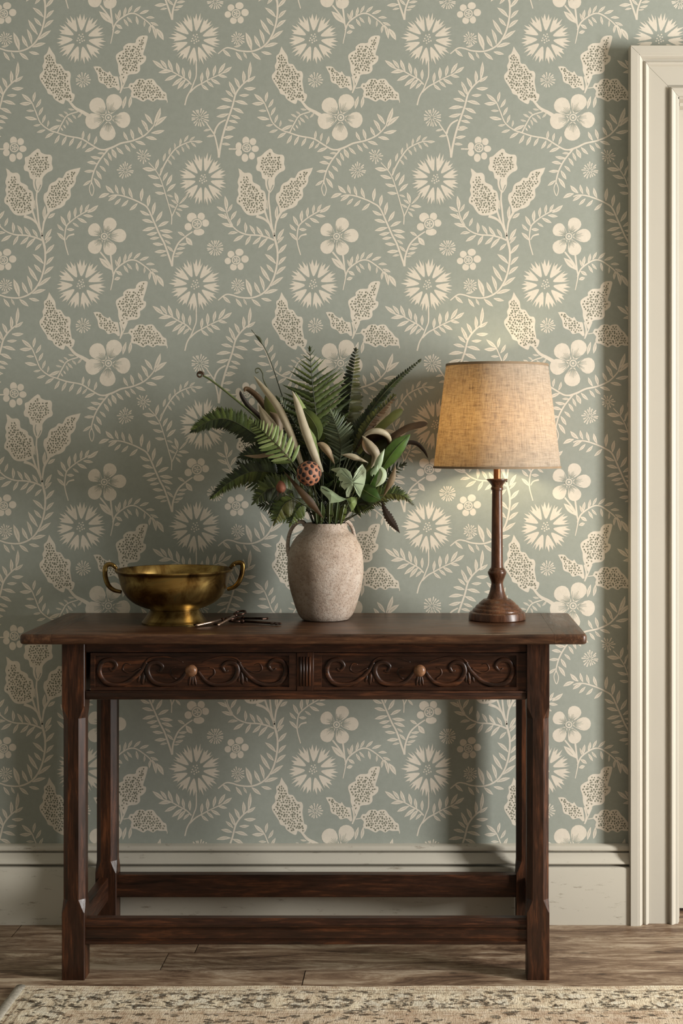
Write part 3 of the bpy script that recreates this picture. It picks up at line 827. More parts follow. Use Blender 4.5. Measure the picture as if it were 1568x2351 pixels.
spotted([zp(1, p) for p in ((1245, 540), (1290, 535), (1340, 545), (1380, 590), (1440, 620), (1460, 600), (1500, 660), (1550, 670))] + [zp(2, p) for p in ((62, 880), (75, 960), (85, 1040), (60, 1050))] + [zp(1, p) for p in ((1560, 845), (1520, 815), (1440, 830), (1400, 780), (1335, 755), (1310, 720), (1300, 650), (1270, 590))], 3.4, 6)
spotted([zp(2, p) for p in ((190, 1010), (215, 960), (260, 955), (300, 910), (380, 900), (410, 920), (440, 905), (510, 905), (560, 970), (600, 1005), (640, 1060), (680, 1085), (690, 1150), (700, 1195), (690, 1210), (680, 1175), (600, 1175), (560, 1165), (510, 1195), (440, 1165), (390, 1195), (330, 1170), (290, 1150), (240, 1140), (225, 1100), (235, 1060), (215, 1030))], 4)
stroke([zp(2, (195, 1012)), zp(2, (130, 1022))], 2)
leaves(2, [(228, 1125, 200, 1278, 8), (165, 1128, 122, 1292, 8)])
spotted([zp(3, p) for p in ((80, 560), (115, 580), (160, 620), (230, 620), (265, 660), (275, 740), (330, 770), (370, 800), (380, 840), (430, 870), (450, 950), (460, 1040), (440, 1130), (400, 1165), (330, 1185), (250, 1190), (190, 1170), (140, 1110), (110, 1060), (60, 1020), (60, 960), (85, 910), (70, 850), (85, 800), (70, 750), (80, 700), (95, 650))], 6)
spotted([zp(3, p) for p in ((500, 297), (530, 310), (550, 350), (610, 375), (670, 380), (695, 420), (690, 500), (705, 550), (690, 590), (630, 620), (570, 690), (565, 770), (545, 830), (500, 890), (460, 840), (440, 780), (435, 710), (400, 690), (380, 610), (330, 590), (315, 540), (335, 490), (330, 420), (380, 395), (440, 340))], 6.5, clip=lambda p: p[1] < 405)
stroke([zp(3, (480, 700)), zp(3, (470, 760)), zp(3, (490, 850))], 1.6, 2.4, SAGE, 1, 3); stroke([zp(3, (545, 780)), zp(3, (525, 830)), zp(3, (508, 860))], 2.2, 1.2, SAGE, 1, 3)
spotted([zp(3, p) for p in ((1075, 550), (1050, 620), (1015, 680), (1010, 740), (980, 800), (940, 840), (945, 920), (920, 970), (880, 1000), (860, 1050), (800, 1090), (740, 1105), (700, 1130), (650, 1150), (630, 1140), (620, 1080), (590, 1010), (578, 960), (590, 900), (630, 870), (650, 800), (680, 760), (740, 730), (780, 685), (830, 690), (850, 660), (880, 610), (930, 585), (980, 570), (1030, 560))], 6)

# repeat the tile over the wall
PV, PF, PM = [], [], []
for jx in (-3, -2, -1, 0, 1, 2, 3, 4):
    for oy in (-1132, -566, 0, 564, 1121, 1678):
        for idx, (pts, lev, col) in enumerate(polys):
            P = [((x + jx * 533.3 - VX) * DW / F, H - (y + oy - VY) * DW / F) for x, y in pts]
            xs = [p[0] for p in P]; zs = [p[1] for p in P]
            if min(zs) < 0.16 or max(zs) > ZC - 0.002 or min(xs) < XL + 0.002 or max(xs) > XR - 0.002: continue
            if max(xs) > DX0 - 0.002 and min(xs) < DX1 + 0.002 and min(zs) < DZ1 + 0.004: continue
            b = len(PV); yy = -(0.00012 + lev * 0.00009 + (idx % 40) * 0.000002)
            PV += [(x, yy, z) for x, z in P]
            # orient the face towards the room
            ar = sum(P[i][0] * P[(i + 1) % len(P)][1] - P[(i + 1) % len(P)][0] * P[i][1] for i in range(len(P)))
            ids = list(range(b, b + len(P)))
            PF.append(tuple(ids if ar > 0 else ids[::-1])); PM.append(col)
pr = mesh_obj('wallpaper_print', PV, PF, None, wall_back)
for mm in ('print', 'paper', 'print_shade', 'print_spot'): pr.data.materials.append(M[mm])
pr.data.polygons.foreach_set('material_index', PM)
tag(pr, 'cream block-printed flowers, ferns and spotted leaves', kind='stuff')

# ================================================================== RUG
RX0, RX1, RY1, RY0 = -0.89, 1.55, 3.148 - DW, 1.55 - DW
rug = tag(empty('rug', ((RX0 + RX1) / 2, (RY0 + RY1) / 2, 0)), 'faded beige and brown woven rug with a worn patterned border', 'rug')
nx, ny = 60, 40
V, Fc = [], []
for lay in (1, 0):
    for j in range(ny + 1):
        for i in range(nx + 1):
            x = RX0 + 0.012 + (RX1 - RX0 - 0.024) * i / nx; y = RY0 + (RY1 - RY0) * j / ny
            y += 0.003 * math.sin(i * 0.6) * (1 if j == ny else 0)
            ee = min(j, ny - j, i, nx - i)
            z = 0.001 + lay * (0.0055 + (0.0018 if ee > 0 else 0) + 0.0006 * math.sin(i * 0.9 + j * 0.5))
            V.append((x, y, z))
K = (nx + 1) * (ny + 1)
for j in range(ny):
    for i in range(nx):
        a = j * (nx + 1) + i
        Fc.append((a, a + 1, a + nx + 2, a + nx + 1)); Fc.append((K + a, K + a + nx + 1, K + a + nx + 2, K + a + 1))
for i in range(nx):
    a = i; Fc.append((a, K + a, K + a + 1, a + 1)); a = ny * (nx + 1) + i; Fc.append((a, a + 1, K + a + 1, K + a))
for j in range(ny):
    a = j * (nx + 1); Fc.append((a, a + nx + 1, K + a + nx + 1, K + a)); a += nx; Fc.append((a, K + a, K + a + nx + 1, a + nx + 1))
o = mesh_obj('woven_field', V, Fc, M['rug'], rug); smooth_by_angle(o, 50)
for x in (RX0 + 0.007, RX1 - 0.007):
    path = [Vector((x + random.uniform(-0.0012, 0.0012), RY0 + (RY1 - RY0) * k / 60, 0.0062)) for k in range(61)]
    o = tube('edge_binding', path, lambda t: 0.0115, M['rug_edge'], rug, 8, (Vector((0, 0, 1)), 0.42))

# ================================================================== CONSOLE TABLE
TZ = 0.765
table = tag(empty('console_table', (-0.2713, -0.22, 0)), 'dark oak console table with two carved drawers and low stretchers', 'table')
dY = lambda d: d - DW
TX0, TX1 = -0.892, 0.3442
TYF, TYB = dY(3.165), dY(3.585)
T0 = TZ - 0.0225
def centre_board(x0, x1):
    bm = bmesh.new(); bmesh.ops.create_cube(bm, size=1.0)
    for v in bm.verts:
        v.co = Vector(((x0 + x1) / 2 + v.co.x * (x1 - x0), (TYF + TYB) / 2 + v.co.y * (TYB - TYF), (T0 + TZ) / 2 + v.co.z * (TZ - T0)))
    lg = [e for e in bm.edges if abs(e.verts[0].co.x - e.verts[1].co.x) > 0.1]
    bmesh.ops.bevel(bm, geom=lg, offset=0.006, segments=3, profile=0.5, affect='EDGES')
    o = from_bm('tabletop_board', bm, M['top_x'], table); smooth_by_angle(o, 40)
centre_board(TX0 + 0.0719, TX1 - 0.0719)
def endboard(x0, x1, out):
    bm = bmesh.new(); bmesh.ops.create_cube(bm, size=1.0)
    for v in bm.verts:
        v.co = Vector(((x0 + x1) / 2 + v.co.x * (x1 - x0), (TYF + TYB) / 2 + v.co.y * (TYB - TYF), (T0 + TZ) / 2 + v.co.z * (TZ - T0)))
    vert = [e for e in bm.edges if abs(e.verts[0].co.z - e.verts[1].co.z) > 0.01 and abs(e.verts[0].co.x - out) < 1e-4]
    bmesh.ops.bevel(bm, geom=vert, offset=0.012, segments=4, profile=0.5, affect='EDGES')
    hor = [e for e in bm.edges if abs(e.verts[0].co.z - e.verts[1].co.z) < 1e-5 and not (abs(e.verts[0].co.x - (x0 + x1 - out)) < 1e-4 and abs(e.verts[1].co.x - (x0 + x1 - out)) < 1e-4)]
    bmesh.ops.bevel(bm, geom=hor, offset=0.006, segments=3, profile=0.5, affect='EDGES')
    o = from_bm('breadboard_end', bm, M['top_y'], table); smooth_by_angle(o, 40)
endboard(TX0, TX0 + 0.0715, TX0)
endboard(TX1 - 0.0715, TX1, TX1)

LX0, LX1, LW = -0.8075, 0.2648, 0.050
LYF, LYB = dY(3.200), dY(3.550)
def leg(x0, y0):
    rings = [(0.0, 0.002), (0.004, 0.0012), (0.148, 0.0012), (0.158, 0.006), (0.176, 0.0125), (0.575, 0.0125), (0.592, 0.006), (0.602, 0.0012), (T0, 0.0012)]
    V, Fc = [], []
    for z, c in rings:
        s = 0.0008 if c > 0.01 else 0.0
        a0, a1, b0, b1 = x0 + s, x0 + LW - s, y0 + s, y0 + LW - s
        V += [(a0 + c, b0, z), (a1 - c, b0, z), (a1, b0 + c, z), (a1, b1 - c, z), (a1 - c, b1, z), (a0 + c, b1, z), (a0, b1 - c, z), (a0, b0 + c, z)]
    for i in range(len(rings) - 1):
        for k in range(8):
            Fc.append((i * 8 + k, i * 8 + (k + 1) % 8, (i + 1) * 8 + (k + 1) % 8, (i + 1) * 8 + k))
    Fc += [tuple(range(7, -1, -1)), tuple((len(rings) - 1) * 8 + k for k in range(8))]
    mesh_obj('leg', V, Fc, M['oak_z'], table)
INS = 0.005
leg(LX0, LYF); leg(LX1 - LW, LYF)
leg(LX0 + INS, LYB - LW); leg(LX1 - LW - INS, LYB - LW)
AX0, AX1 = LX0 + LW, LX1 - LW
AZ0 = 0.616
AY = LYF + 0.008                                   # face of the front apron
sc = 3.208 / F
zy = lambda y: H - (y - VY) * sc
xx = lambda x: (x - VX) * sc
# rails of the front
box('top_rail', AX0, AX1, AY, AY + 0.022, zy(1498), T0, M['oak_x'], table, 0.001, 1)
box('bottom_rail', AX0, AX1, AY - 0.003, AY + 0.022, AZ0, zy(1587), M['oak_x'], table, 0.003, 2)
box('rail_bead', AX0, AX1, AY - 0.0045, AY, zy(1590.5), zy(1586), M['oak_x'], table, 0.0015, 2)
# fluted middle stile
st = box('middle_stile', xx(681), xx(720), AY, AY + 0.022, zy(1587) + 0.0005, zy(1498) - 0.0005, M['oak_z'], table, 0.0008, 1)
for k in range(4):
    x = xx(690 + k * 7.0)
    tube('flute', [Vector((x, AY - 0.0003, zy(1575))), Vector((x, AY - 0.0003, zy(1508)))], lambda t: 0.0026, M['oak_z'], st, 8)
for (a, b) in ((LX0 + 0.008, LX0 + 0.028), (LX1 - 0.028, LX1 - 0.008)):
    box('side_apron', a, b, LYF + LW, LYB - LW, AZ0, T0, M['oak_y'], table, 0.001, 1)
box('back_apron', AX0 + INS, AX1 - INS, LYB - 0.03, LYB - 0.01, AZ0, T0, M['oak_x'], table, 0.001, 1)

z5 = lambda p: Vector(((180 + p[0] / 2.904 - VX) * sc, 0, H - (1470 + p[1] / 2.904 - VY) * sc))
KC = z5((757, 198))                                # centre of the left knob
def drawer(x0, x1, kx, rx0, rx1):
    """front board with a sunk, carved field"""
    z0, z1 = zy(1585.5), zy(1499.5)
    f0, f1 = zy(1578), zy(1505)
    D = empty('drawer', (kx - table.location.x, AY - table.location.y, (z0 + z1) / 2)); D.parent = table
    boxes = [(x0, rx0, AY + 0.001, AY + 0.02, z0, z1), (rx1, x1, AY + 0.001, AY + 0.02, z0, z1), (rx0, rx1, AY + 0.001, AY + 0.02, z0, f0), (rx0, rx1, AY + 0.001, AY + 0.02, f1, z1)]
    boxes_mesh('drawer_frame', boxes, M['oak_x'], D)
    FY = AY + 0.008
    boxes_mesh('carved_field', [(rx0, rx1, FY, AY + 0.02, f0, f1), (x0 + 0.005, x1 - 0.005, AY + 0.02, LYB - 0.06, z0 + 0.01, z1 - 0.02)], M['oak_x'], D)
    fl = (Vector((0, 1, 0)), 0.62)
    hw = 224 * sc
    sxl = min(1.0, (rx1 - kx - 0.004) / ((1405 - 757) / 2.904 * sc))
    for s in (1, -1):
        def P(pts, n=6):
            out = []
            for p in pts:
                w = z5(p); out.append(Vector((kx + s * (w.x - KC.x) * sxl, FY, w.z)))
            return catmull(out, n)
        tube('carved_scroll', P([(790, 205), (850, 278), (930, 303), (1020, 282), (1063, 220), (1050, 165), (1000, 150), (962, 178), (978, 212), (1000, 205)]), lambda t: 0.0020 + 0.0042 * math.sin(math.pi * min(1, 0.12 + t * 0.88)) ** 1.0, M['oak_x'], D, 8, fl)
        tube('carved_scroll', P([(1070, 150), (1110, 212), (1180, 275), (1265, 303), (1350, 285), (1393, 215), (1370, 148), (1310, 135), (1275, 172), (1300, 205), (1325, 190)]), lambda t: 0.0020 + 0.0042 * math.sin(math.pi * min(1, 0.12 + t * 0.88)), M['oak_x'], D, 8, fl)
        tube('carved_tendril', P([(1085, 158), (1045, 122), (960, 112), (880, 128), (820, 150)]), lambda t: 0.0026 * (1 - 0.7 * t), M['oak_x'], D, 6, fl)
        tube('carved_tendril', P([(1110, 190), (1180, 222), (1230, 200), (1215, 160), (1180, 165)]), lambda t: 0.0024 * (1 - 0.6 * t), M['oak_x'], D, 6, fl)
        tube('carved_tendril', P([(870, 262), (905, 230), (900, 195), (870, 185)]), lambda t: 0.0026 * (1 - 0.6 * t), M['oak_x'], D, 6, fl)
        for (a, b, r) in (((1088, 210), (1098, 300), 0.0042), ((1075, 230), (1072, 285), 0.003), ((1115, 235), (1128, 285), 0.003)):
            tube('carved_bud', P([a, ((a[0] + b[0]) / 2, (a[1] + b[1]) / 2), b], 4), lambda t, r=r: r * (0.25 + math.sin(math.pi * t) * 0.75), M['oak_x'], D, 8, fl)
    for dx in (-16, 0, 16):
        a = z5((757 + dx * 0.6, 235)); b = z5((757 + dx * 1.5, 305))
        pth = [Vector((kx + (v.x - KC.x), FY, v.z)) for v in (a, a.lerp(b, 0.5), b)]
        tube('carved_bud', catmull(pth, 4), lambda t: 0.0028 * (0.35 + 0.65 * math.sin(math.pi * t)), M['oak_x'], D, 8, fl)
    # turned knob, axis towards the room
    prof = smooth_prof([(0.0075, 0.0), (0.0070, 0.004), (0.0058, 0.007), (0.0075, 0.010), (0.0118, 0.0135), (0.0134, 0.0185), (0.0122, 0.0235), (0.0078, 0.0275), (0.0, 0.0292)], 3)
    kn = lathe('knob', prof, (0, 0), M['knob'], None, 24)
    kn.parent = D; kn.rotation_euler = (math.pi / 2, 0, 0)
    kn.location = (0, FY - AY, KC.z - (z0 + z1) / 2)
    tag(kn, 'round turned wooden knob, lighter than the drawer')
    return D
drawer(xx(207.5), xx(680.5), KC.x, xx(217), xx(664))
drawer(xx(720.5), AX1 - 0.0005, xx(963.5), xx(738), xx(1186))
# stretchers
SZ0, SZ1 = 0.075, 0.132
def stretcher(y0, y1, z0, z1, moulded):
    if moulded:
        pr_ = [(y1, z0), (y0 + 0.003, z0), (y0, z0 + 0.002), (y0, z0 + 0.009), (y0 + 0.003, z0 + 0.0105), (y0 + 0.003, z0 + 0.0125), (y0 + 0.001, z0 + 0.014), (y0 + 0.001, z0 + 0.0335),
               (y0 + 0.004, z0 + 0.035), (y0 + 0.004, z0 + 0.0370), (y0 + 0.001, z0 + 0.039), (y0 - 0.001, z0 + 0.045), (y0 + 0.0015, z0 + 0.052), (y0 + 0.008, z0 + 0.057), (y1, z1)]
    else:
        pr_ = [(y1, z0), (y0 + 0.001, z0), (y0, z0 + 0.001), (y0, z1 - 0.002), (y0 + 0.002, z1), (y1, z1)]
    n = len(pr_)
    xa, xb = AX0 - 0.004, AX1 + 0.004
    V = [(xa, y, z) for y, z in pr_] + [(xb, y, z) for y, z in pr_]
    Fc = [(i, i + 1, n + i + 1, n + i) for i in range(n - 1)] + [(n - 1, 0, n, 2 * n - 1), tuple(range(n - 1, -1, -1)), tuple(n + i for i in range(n))]
    o = mesh_obj('stretcher', V, Fc, M['oak_x'], table); smooth_by_angle(o, 30)
stretcher(LYF + 0.008, LYF + 0.034, SZ0, SZ1, True)
stretcher(LYB - 0.040, LYB - 0.014, 0.087, 0.141, False)
for x in (LX0 + 0.014, LX1 - 0.036):
    box('stretcher', x, x + 0.022, LYF + LW - 0.004, LYB - LW + 0.004, 0.082, 0.137, M['oak_y'], table, 0.0015, 1)

# ================================================================== BRASS BOWL
BD = 3.375; bs = BD / F
BC = Vector(((401 - VX) * bs, dY(BD), TZ))
bowl = tag(empty('footed_bowl', BC), 'aged brass footed bowl with two loop handles', 'bowl')
by = lambda y: H - (y - VY) * bs
pr_ = [(0.0, TZ + 0.0075), (0.050, TZ + 0.004), (0.070, TZ + 0.0004), (0.0752, TZ + 0.0004), (0.0755, TZ + 0.0035), (0.0735, TZ + 0.0058), (0.0725, TZ + 0.0065), (0.0700, TZ + 0.010), (0.0650, TZ + 0.017), (0.0595, TZ + 0.0255), (0.0560, TZ + 0.0315)]
lathe('foot', pr_, BC, M['brass'], bowl, 64, 40, cap_top=False)
outer = smooth_prof([(0.0555, TZ + 0.0312), (0.0580, TZ + 0.0335), (0.0700, TZ + 0.0375), (0.0900, TZ + 0.0465), (0.1060, TZ + 0.0590), (0.1175, TZ + 0.0755), (0.1235, TZ + 0.0920), (0.1270, TZ + 0.1060), (0.1305, TZ + 0.1165)], 4)
rim = [(0.1335, TZ + 0.1190), (0.1362, TZ + 0.1212), (0.1368, TZ + 0.1235), (0.1352, TZ + 0.1252), (0.1320, TZ + 0.1245), (0.1290, TZ + 0.1200)]
inner = smooth_prof([(0.1255, TZ + 0.1060), (0.1210, TZ + 0.0900), (0.1140, TZ + 0.0745), (0.1020, TZ + 0.0600), (0.0840, TZ + 0.0490), (0.0560, TZ + 0.0415), (0.0250, TZ + 0.0385), (0.0, TZ + 0.0380)], 4)
lathe('basin', outer + rim + inner, BC, M['brass'], bowl, 72, 40, cap_bottom=False, cap_top=False)
hp = lambda px, py, dd=0.0: at(px, py, BD + dd)
flr = lambda t: 0.0042 + 0.0018 * math.sin(math.pi * t)
tube('handle', catmull([hp(268, 1306), hp(258, 1297), hp(247, 1296.5), hp(241.5, 1305), hp(242, 1325), hp(249, 1344), hp(262, 1355), hp(279, 1359)], 6), flr, M['brass'], bowl, 10)
tube('handle', catmull([hp(528, 1304), hp(537, 1295), hp(549, 1291.5), hp(557, 1296), hp(556, 1315), hp(549, 1335), hp(538, 1347), hp(522, 1353)], 6), flr, M['brass'], bowl, 10)
for x, y in ((261, 1298.5), (536, 1296.5)):
    c = hp(x, y)
    lathe('rivet', smooth_prof([(0.0, c.z - 0.005), (0.0045, c.z - 0.003), (0.0055, c.z), (0.0045, c.z + 0.003), (0.0, c.z + 0.005)], 2), c, M['brass'], bowl, 14, 60, False, False)

# ================================================================== KEYS
def key(bow, tip, label, bow_r=0.0125, bits=2, bow_mat='iron', shaft_mat='iron_worn', roll=0.0):
    bow, tip = Vector(bow), Vector(tip)
    L = (tip - bow).length
    K = empty('antique_key', bow)
    K.rotation_euler = (tip - bow).to_track_quat('X', 'Z').to_euler()
    tag(K, label, 'key', 'old iron keys beside the bowl')
    def loc(name, v, f, m):
        me = bpy.data.meshes.new(name); me.from_pydata([tuple(p) for p in v], [], f); me.update()
        me.polygons.foreach_set('use_smooth', [True] * len(me.polygons)); me.materials.append(M[m])
        o = bpy.data.objects.new(name, me); link(o, K); return o
    ring = [Vector((bow_r * 1.15 * math.cos(a), bow_r * math.sin(a), 0)) for a in [2 * math.pi * k / 24 for k in range(25)]]
    loc('bow', *tube_data(ring, lambda t: 0.0026, 8), bow_mat)
    loc('collar', *tube_data([Vector((bow_r * 1.1, 0, 0)), Vector((bow_r * 1.1 + 0.003, 0, 0)), Vector((bow_r * 1.1 + 0.006, 0, 0)), Vector((bow_r * 1.1 + 0.010, 0, 0))], [0.003, 0.0052, 0.0052, 0.003], 12), bow_mat)
    loc('shaft', *tube_data([Vector((bow_r * 1.1 + 0.008, 0, 0)), Vector((L * 0.6, 0, 0)), Vector((L - 0.004, 0, 0)), Vector((L, 0, 0))], [0.0030, 0.0027, 0.0030, 0.0018], 10), shaft_mat)
    for k in range(bits):
        x = L - 0.007 - k * 0.011
        w = 0.0075
        bm = bmesh.new(); bmesh.ops.create_cube(bm, size=1.0)
        for v in bm.verts: v.co = Vector((x + v.co.x * w, -0.0075 + v.co.y * 0.013, v.co.z * 0.0036))
        bmesh.ops.bevel(bm, geom=list(bm.edges), offset=0.0006, segments=1, affect='EDGES')
        me = bpy.data.meshes.new('bit'); bm.to_mesh(me); bm.free(); me.materials.append(M[bow_mat])
        o = bpy.data.objects.new('bit', me); link(o, K); o.rotation_euler = (roll, 0, 0)
    return K
def tp(px, d, z):   # point above the table top
    return Vector(((px - VX) * d / F, dY(d), TZ + z))
key(tp(527, 3.350, 0.0135), tp(449, 3.288, 0.0042), 'iron key with bright shaft pointing left under the brass bowl')
key(tp(551, 3.372, 0.0235), tp(499, 3.292, 0.0042), 'iron key lying across the others, pointing towards the front edge', bits=1)
key(tp(540, 3.365, 0.0060), tp(646, 3.325, 0.0042), 'dark iron key pointing right with a double bit', shaft_mat='iron', bits=2)
key(tp(548, 3.430, 0.0045), tp(616, 3.352, 0.0130), 'short dark iron key at the back of the key pile', shaft_mat='iron', bits=1)

# ================================================================== VASE
VD = 3.44; vs_ = VD / F
VC = Vector(((747.5 - VX) * vs_, dY(VD), TZ))
vase = tag(empty('stoneware_vase', VC), 'rough pale stoneware vase with small loop handles holding ferns', 'vase')
vz = lambda y: H - (y - VY) * vs_
outer = [(0.048, TZ + 0.0003), (0.054, TZ + 0.0015)] + smooth_prof([(0.0565, TZ + 0.004), (0.0630, vz(1411)), (0.0700, vz(1396)), (0.0765, vz(1376)), (0.0850, vz(1345)), (0.0893, vz(1312)), (0.0893, vz(1288)), (0.0865, vz(1264)), (0.0790, vz(1246)), (0.0690, vz(1231)), (0.0575, vz(1221)), (0.0528, vz(1214)), (0.0508, vz(1206)), (0.0512, vz(1202.5))], 4)
inner = [(0.0500, vz(1200.5)), (0.0475, vz(1200.5)), (0.0455, vz(1203)), (0.0455, vz(1214)), (0.0560, vz(1228)), (0.0790, vz(1262)), (0.0800, vz(1330)), (0.0500, TZ + 0.02), (0.0, TZ + 0.015)]
jit = lambda a, z: 0.006 * math.sin(2 * a + 3 + z * 14) + 0.004 * math.sin(5 * a + z * 40) + 0.003 * math.sin(3 * a - z * 70)
lathe('vase_body', outer + inner, VC, M['stoneware'], vase, 72, 50, cap_top=False, jitter=jit)
def vhandle(ang, label):
    u = Vector((math.cos(ang), math.sin(ang), 0))
    P = [(0.048, vz(1206)), (0.054, vz(1198)), (0.066, vz(1199)), (0.0785, vz(1211)), (0.0860, vz(1229)), (0.0890, vz(1248)), (0.0880, vz(1264)), (0.0850, vz(1276))]
    tg = Vector((-u.y, u.x, 0))
    tube('handle', catmull([VC * 1.0 + u * r + Vector((0, 0, z - TZ)) for r, z in P], 5), lambda t: 0.0056 - 0.0012 * math.sin(math.pi * t), M['stoneware'], vase, 10)
vhandle(math.radians(188), '')
vhandle(math.radians(42), '')

# ================================================================== LAMP
LD = 3.44; ls = LD / F
LC = Vector(((1141.2 - VX) * ls, dY(LD), TZ))
lamp = tag(empty('table_lamp', LC), 'turned dark wood table lamp with a lit linen shade', 'lamp')
lz = lambda v: H - (800 + v / 3.618 - VY) * ls
lr = lambda r: r * ls
base = [(lr(64), TZ + 0.0003), (lr(65.6), TZ + 0.002), (lr(65), TZ + 0.012), (lr(63.5), TZ + 0.0175), (lr(61), TZ + 0.0195), (lr(57), TZ + 0.0205), (lr(57), TZ + 0.0225), (lr(55), TZ + 0.026), (lr(51), TZ + 0.0285), (lr(50), TZ + 0.031), (lr(48), TZ + 0.034), (lr(42.5), TZ + 0.0375), (lr(41.5), TZ + 0.040), (lr(36), TZ + 0.0445)]
base += smooth_prof([(lr(31), TZ + 0.0485), (lr(25), lz(2080)), (lr(21), lz(2055)), (lr(17), lz(2015)), (lr(14.6), lz(1975)), (lr(13.6), lz(1950)), (lr(15.2), lz(1925)), (lr(18.5), lz(1895))], 4)
base += [(lr(21), lz(1872)), (lr(21.6), lz(1862)), (lr(21.2), lz(1852)), (lr(19.4), lz(1846)), (lr(19), lz(1838)), (lr(16.5), lz(1828)), (lr(14.4), lz(1818))]
lathe('lamp_base', base, LC, M['lampwood'], lamp, 64, 32)
colm = [(lr(14.2), lz(1818)), (lr(13.6), lz(1795)), (lr(13.1), lz(1600)), (lr(12.3), lz(1350)), (lr(11.7), lz(1195)), (lr(12.2), lz(1178)), (lr(13.9), lz(1174)), (lr(14.3), lz(1164)), (lr(13.7), lz(1154)), (lr(12.5), lz(1148)), (lr(13.5), lz(1136)), (lr(17.5), lz(1114)), (lr(22.5), lz(1098)), (lr(24.2), lz(1092)), (lr(24), lz(1085)), (lr(10), lz(1081))]
lathe('column', colm, LC, M['lampwood'], lamp, 48, 32)
lathe('socket', [(lr(8.2), lz(1083)), (lr(8.2), lz(930)), (lr(13), lz(925)), (lr(13.5), lz(800)), (lr(10), lz(790))], LC, M['copper'], lamp, 28, 32)
bz = lz(780)
lathe('bulb', smooth_prof([(0.012, bz - 0.006), (0.014, bz + 0.008), (0.024, bz + 0.028), (0.029, bz + 0.048), (0.024, bz + 0.068), (0.010, bz + 0.079), (0.0, bz + 0.081)], 4), LC, M['bulb'], lamp, 28, 60, True, False)
ZT, ZB, RT, RB = H - (836.5 - VY) * ls, H - (1074.5 - VY) * ls, lr(117), lr(146)
n = 10
sh = [(RB + (RT - RB) * k / n, ZB + (ZT - ZB) * k / n) for k in range(n + 1)]
sh2 = [(r - 0.0012, z) for r, z in sh[::-1]]
shade = lathe('lamp_shade', sh + sh2 + [sh[0]], LC, M['linen'], lamp, 96, 40, False, False)
for (r, z, hgt) in ((RT, ZT, 0.005), (RB, ZB, 0.0045)):
    s_ = -1 if z == ZT else 1
    z0, z1 = (z - hgt, z + 0.0006) if s_ < 0 else (z - 0.0006, z + hgt)
    lathe('shade_trim', [(r + 0.0010 + (0.0005 if s_ < 0 else 0), z0), (r + 0.0012, (z0 + z1) / 2), (r + 0.0006, z1), (r - 0.0018, z1), (r - 0.0020, z0), (r + 0.0010, z0)], LC, M['shade_trim'], shade, 96, 50, False, False)
zs = ZT - 0.02; rs = RT - 0.005
for k in range(3):
    a = 2 * math.pi * k / 3 + 0.4
    tube('spider_arm', [LC + Vector((0.006 * math.cos(a), 0.006 * math.sin(a), zs - TZ)), LC + Vector((rs * math.cos(a), rs * math.sin(a), zs - TZ))], lambda t: 0.0013, M['copper'], shade, 6)
for s_ in (-1, 1):
    tube('harp', catmull([LC + Vector((s_ * 0.010, 0, lz(900) - TZ)), LC + Vector((s_ * 0.040, 0, bz - TZ + 0.03)), LC + Vector((s_ * 0.034, 0, bz - TZ + 0.075)), LC + Vector((0, 0, zs - TZ))], 5), lambda t: 0.0015, M['copper'], lamp, 6)


# ================================================================== BOUQUET IN THE VASE
px_m = VD / F
MOUTH = (748, 1212)
def stem_mouth(i=0):
    a = 2.399 * i
    return at(MOUTH[0] + 26 * math.cos(a), 1216, VD + 0.024 * math.sin(a))
def deep(i=0):
    a = 2.399 * i
    return at(747 + 14 * math.cos(a), 1290, VD + 0.014 * math.sin(a))
# shared leaflet meshes: unit length along +X
def pinna_mesh(name, mat, prof, fold=0.10, arch=0.10, sweep=0.05, teeth=0):
    V, Fc = [], []
    n = len(prof)
    for i, (s, w) in enumerate(prof):
        z = -arch * s * s
        y0 = sweep * s * s
        tw = (1.18 if i % 2 else 0.82) if teeth else 1.0
        V += [(s, y0 + w * tw, z - fold * w), (s, y0, z), (s, y0 - w * tw, z - fold * w)]
    for i in range(n - 1):
        a = i * 3
        Fc += [(a, a + 1, a + 4, a + 3), (a + 1, a + 2, a + 5, a + 4)]
    me = bpy.data.meshes.new(name); me.from_pydata(V, [], Fc); me.update()
    me.polygons.foreach_set('use_smooth', [True] * len(me.polygons))
    me.materials.append(M[mat])
    return me
LONG = [(0, 0.30), (0.08, 0.46), (0.25, 0.5), (0.45, 0.48), (0.65, 0.40), (0.82, 0.28), (0.94, 0.13), (1.0, 0.0)]
ROUND = [(0, 0.22), (0.12, 0.42), (0.35, 0.5), (0.6, 0.5), (0.8, 0.40), (0.93, 0.22), (1.0, 0.02)]
TOOTH = [(0, 0.30)] + [(0.08 + 0.07 * k, 0.5 * (1 - (0.08 + 0.07 * k) ** 2.2)) for k in range(13)] + [(1.0, 0.0)]
PIN = {}
def pin(mat, kind):
    if (mat, kind) not in PIN:
        PIN[(mat, kind)] = pinna_mesh('leaflet', mat, {'long': LONG, 'round': ROUND, 'tooth': TOOTH}[kind], teeth=1 if kind == 'tooth' else 0)
    return PIN[(mat, kind)]
GREENS = 'fern fronds in the vase'
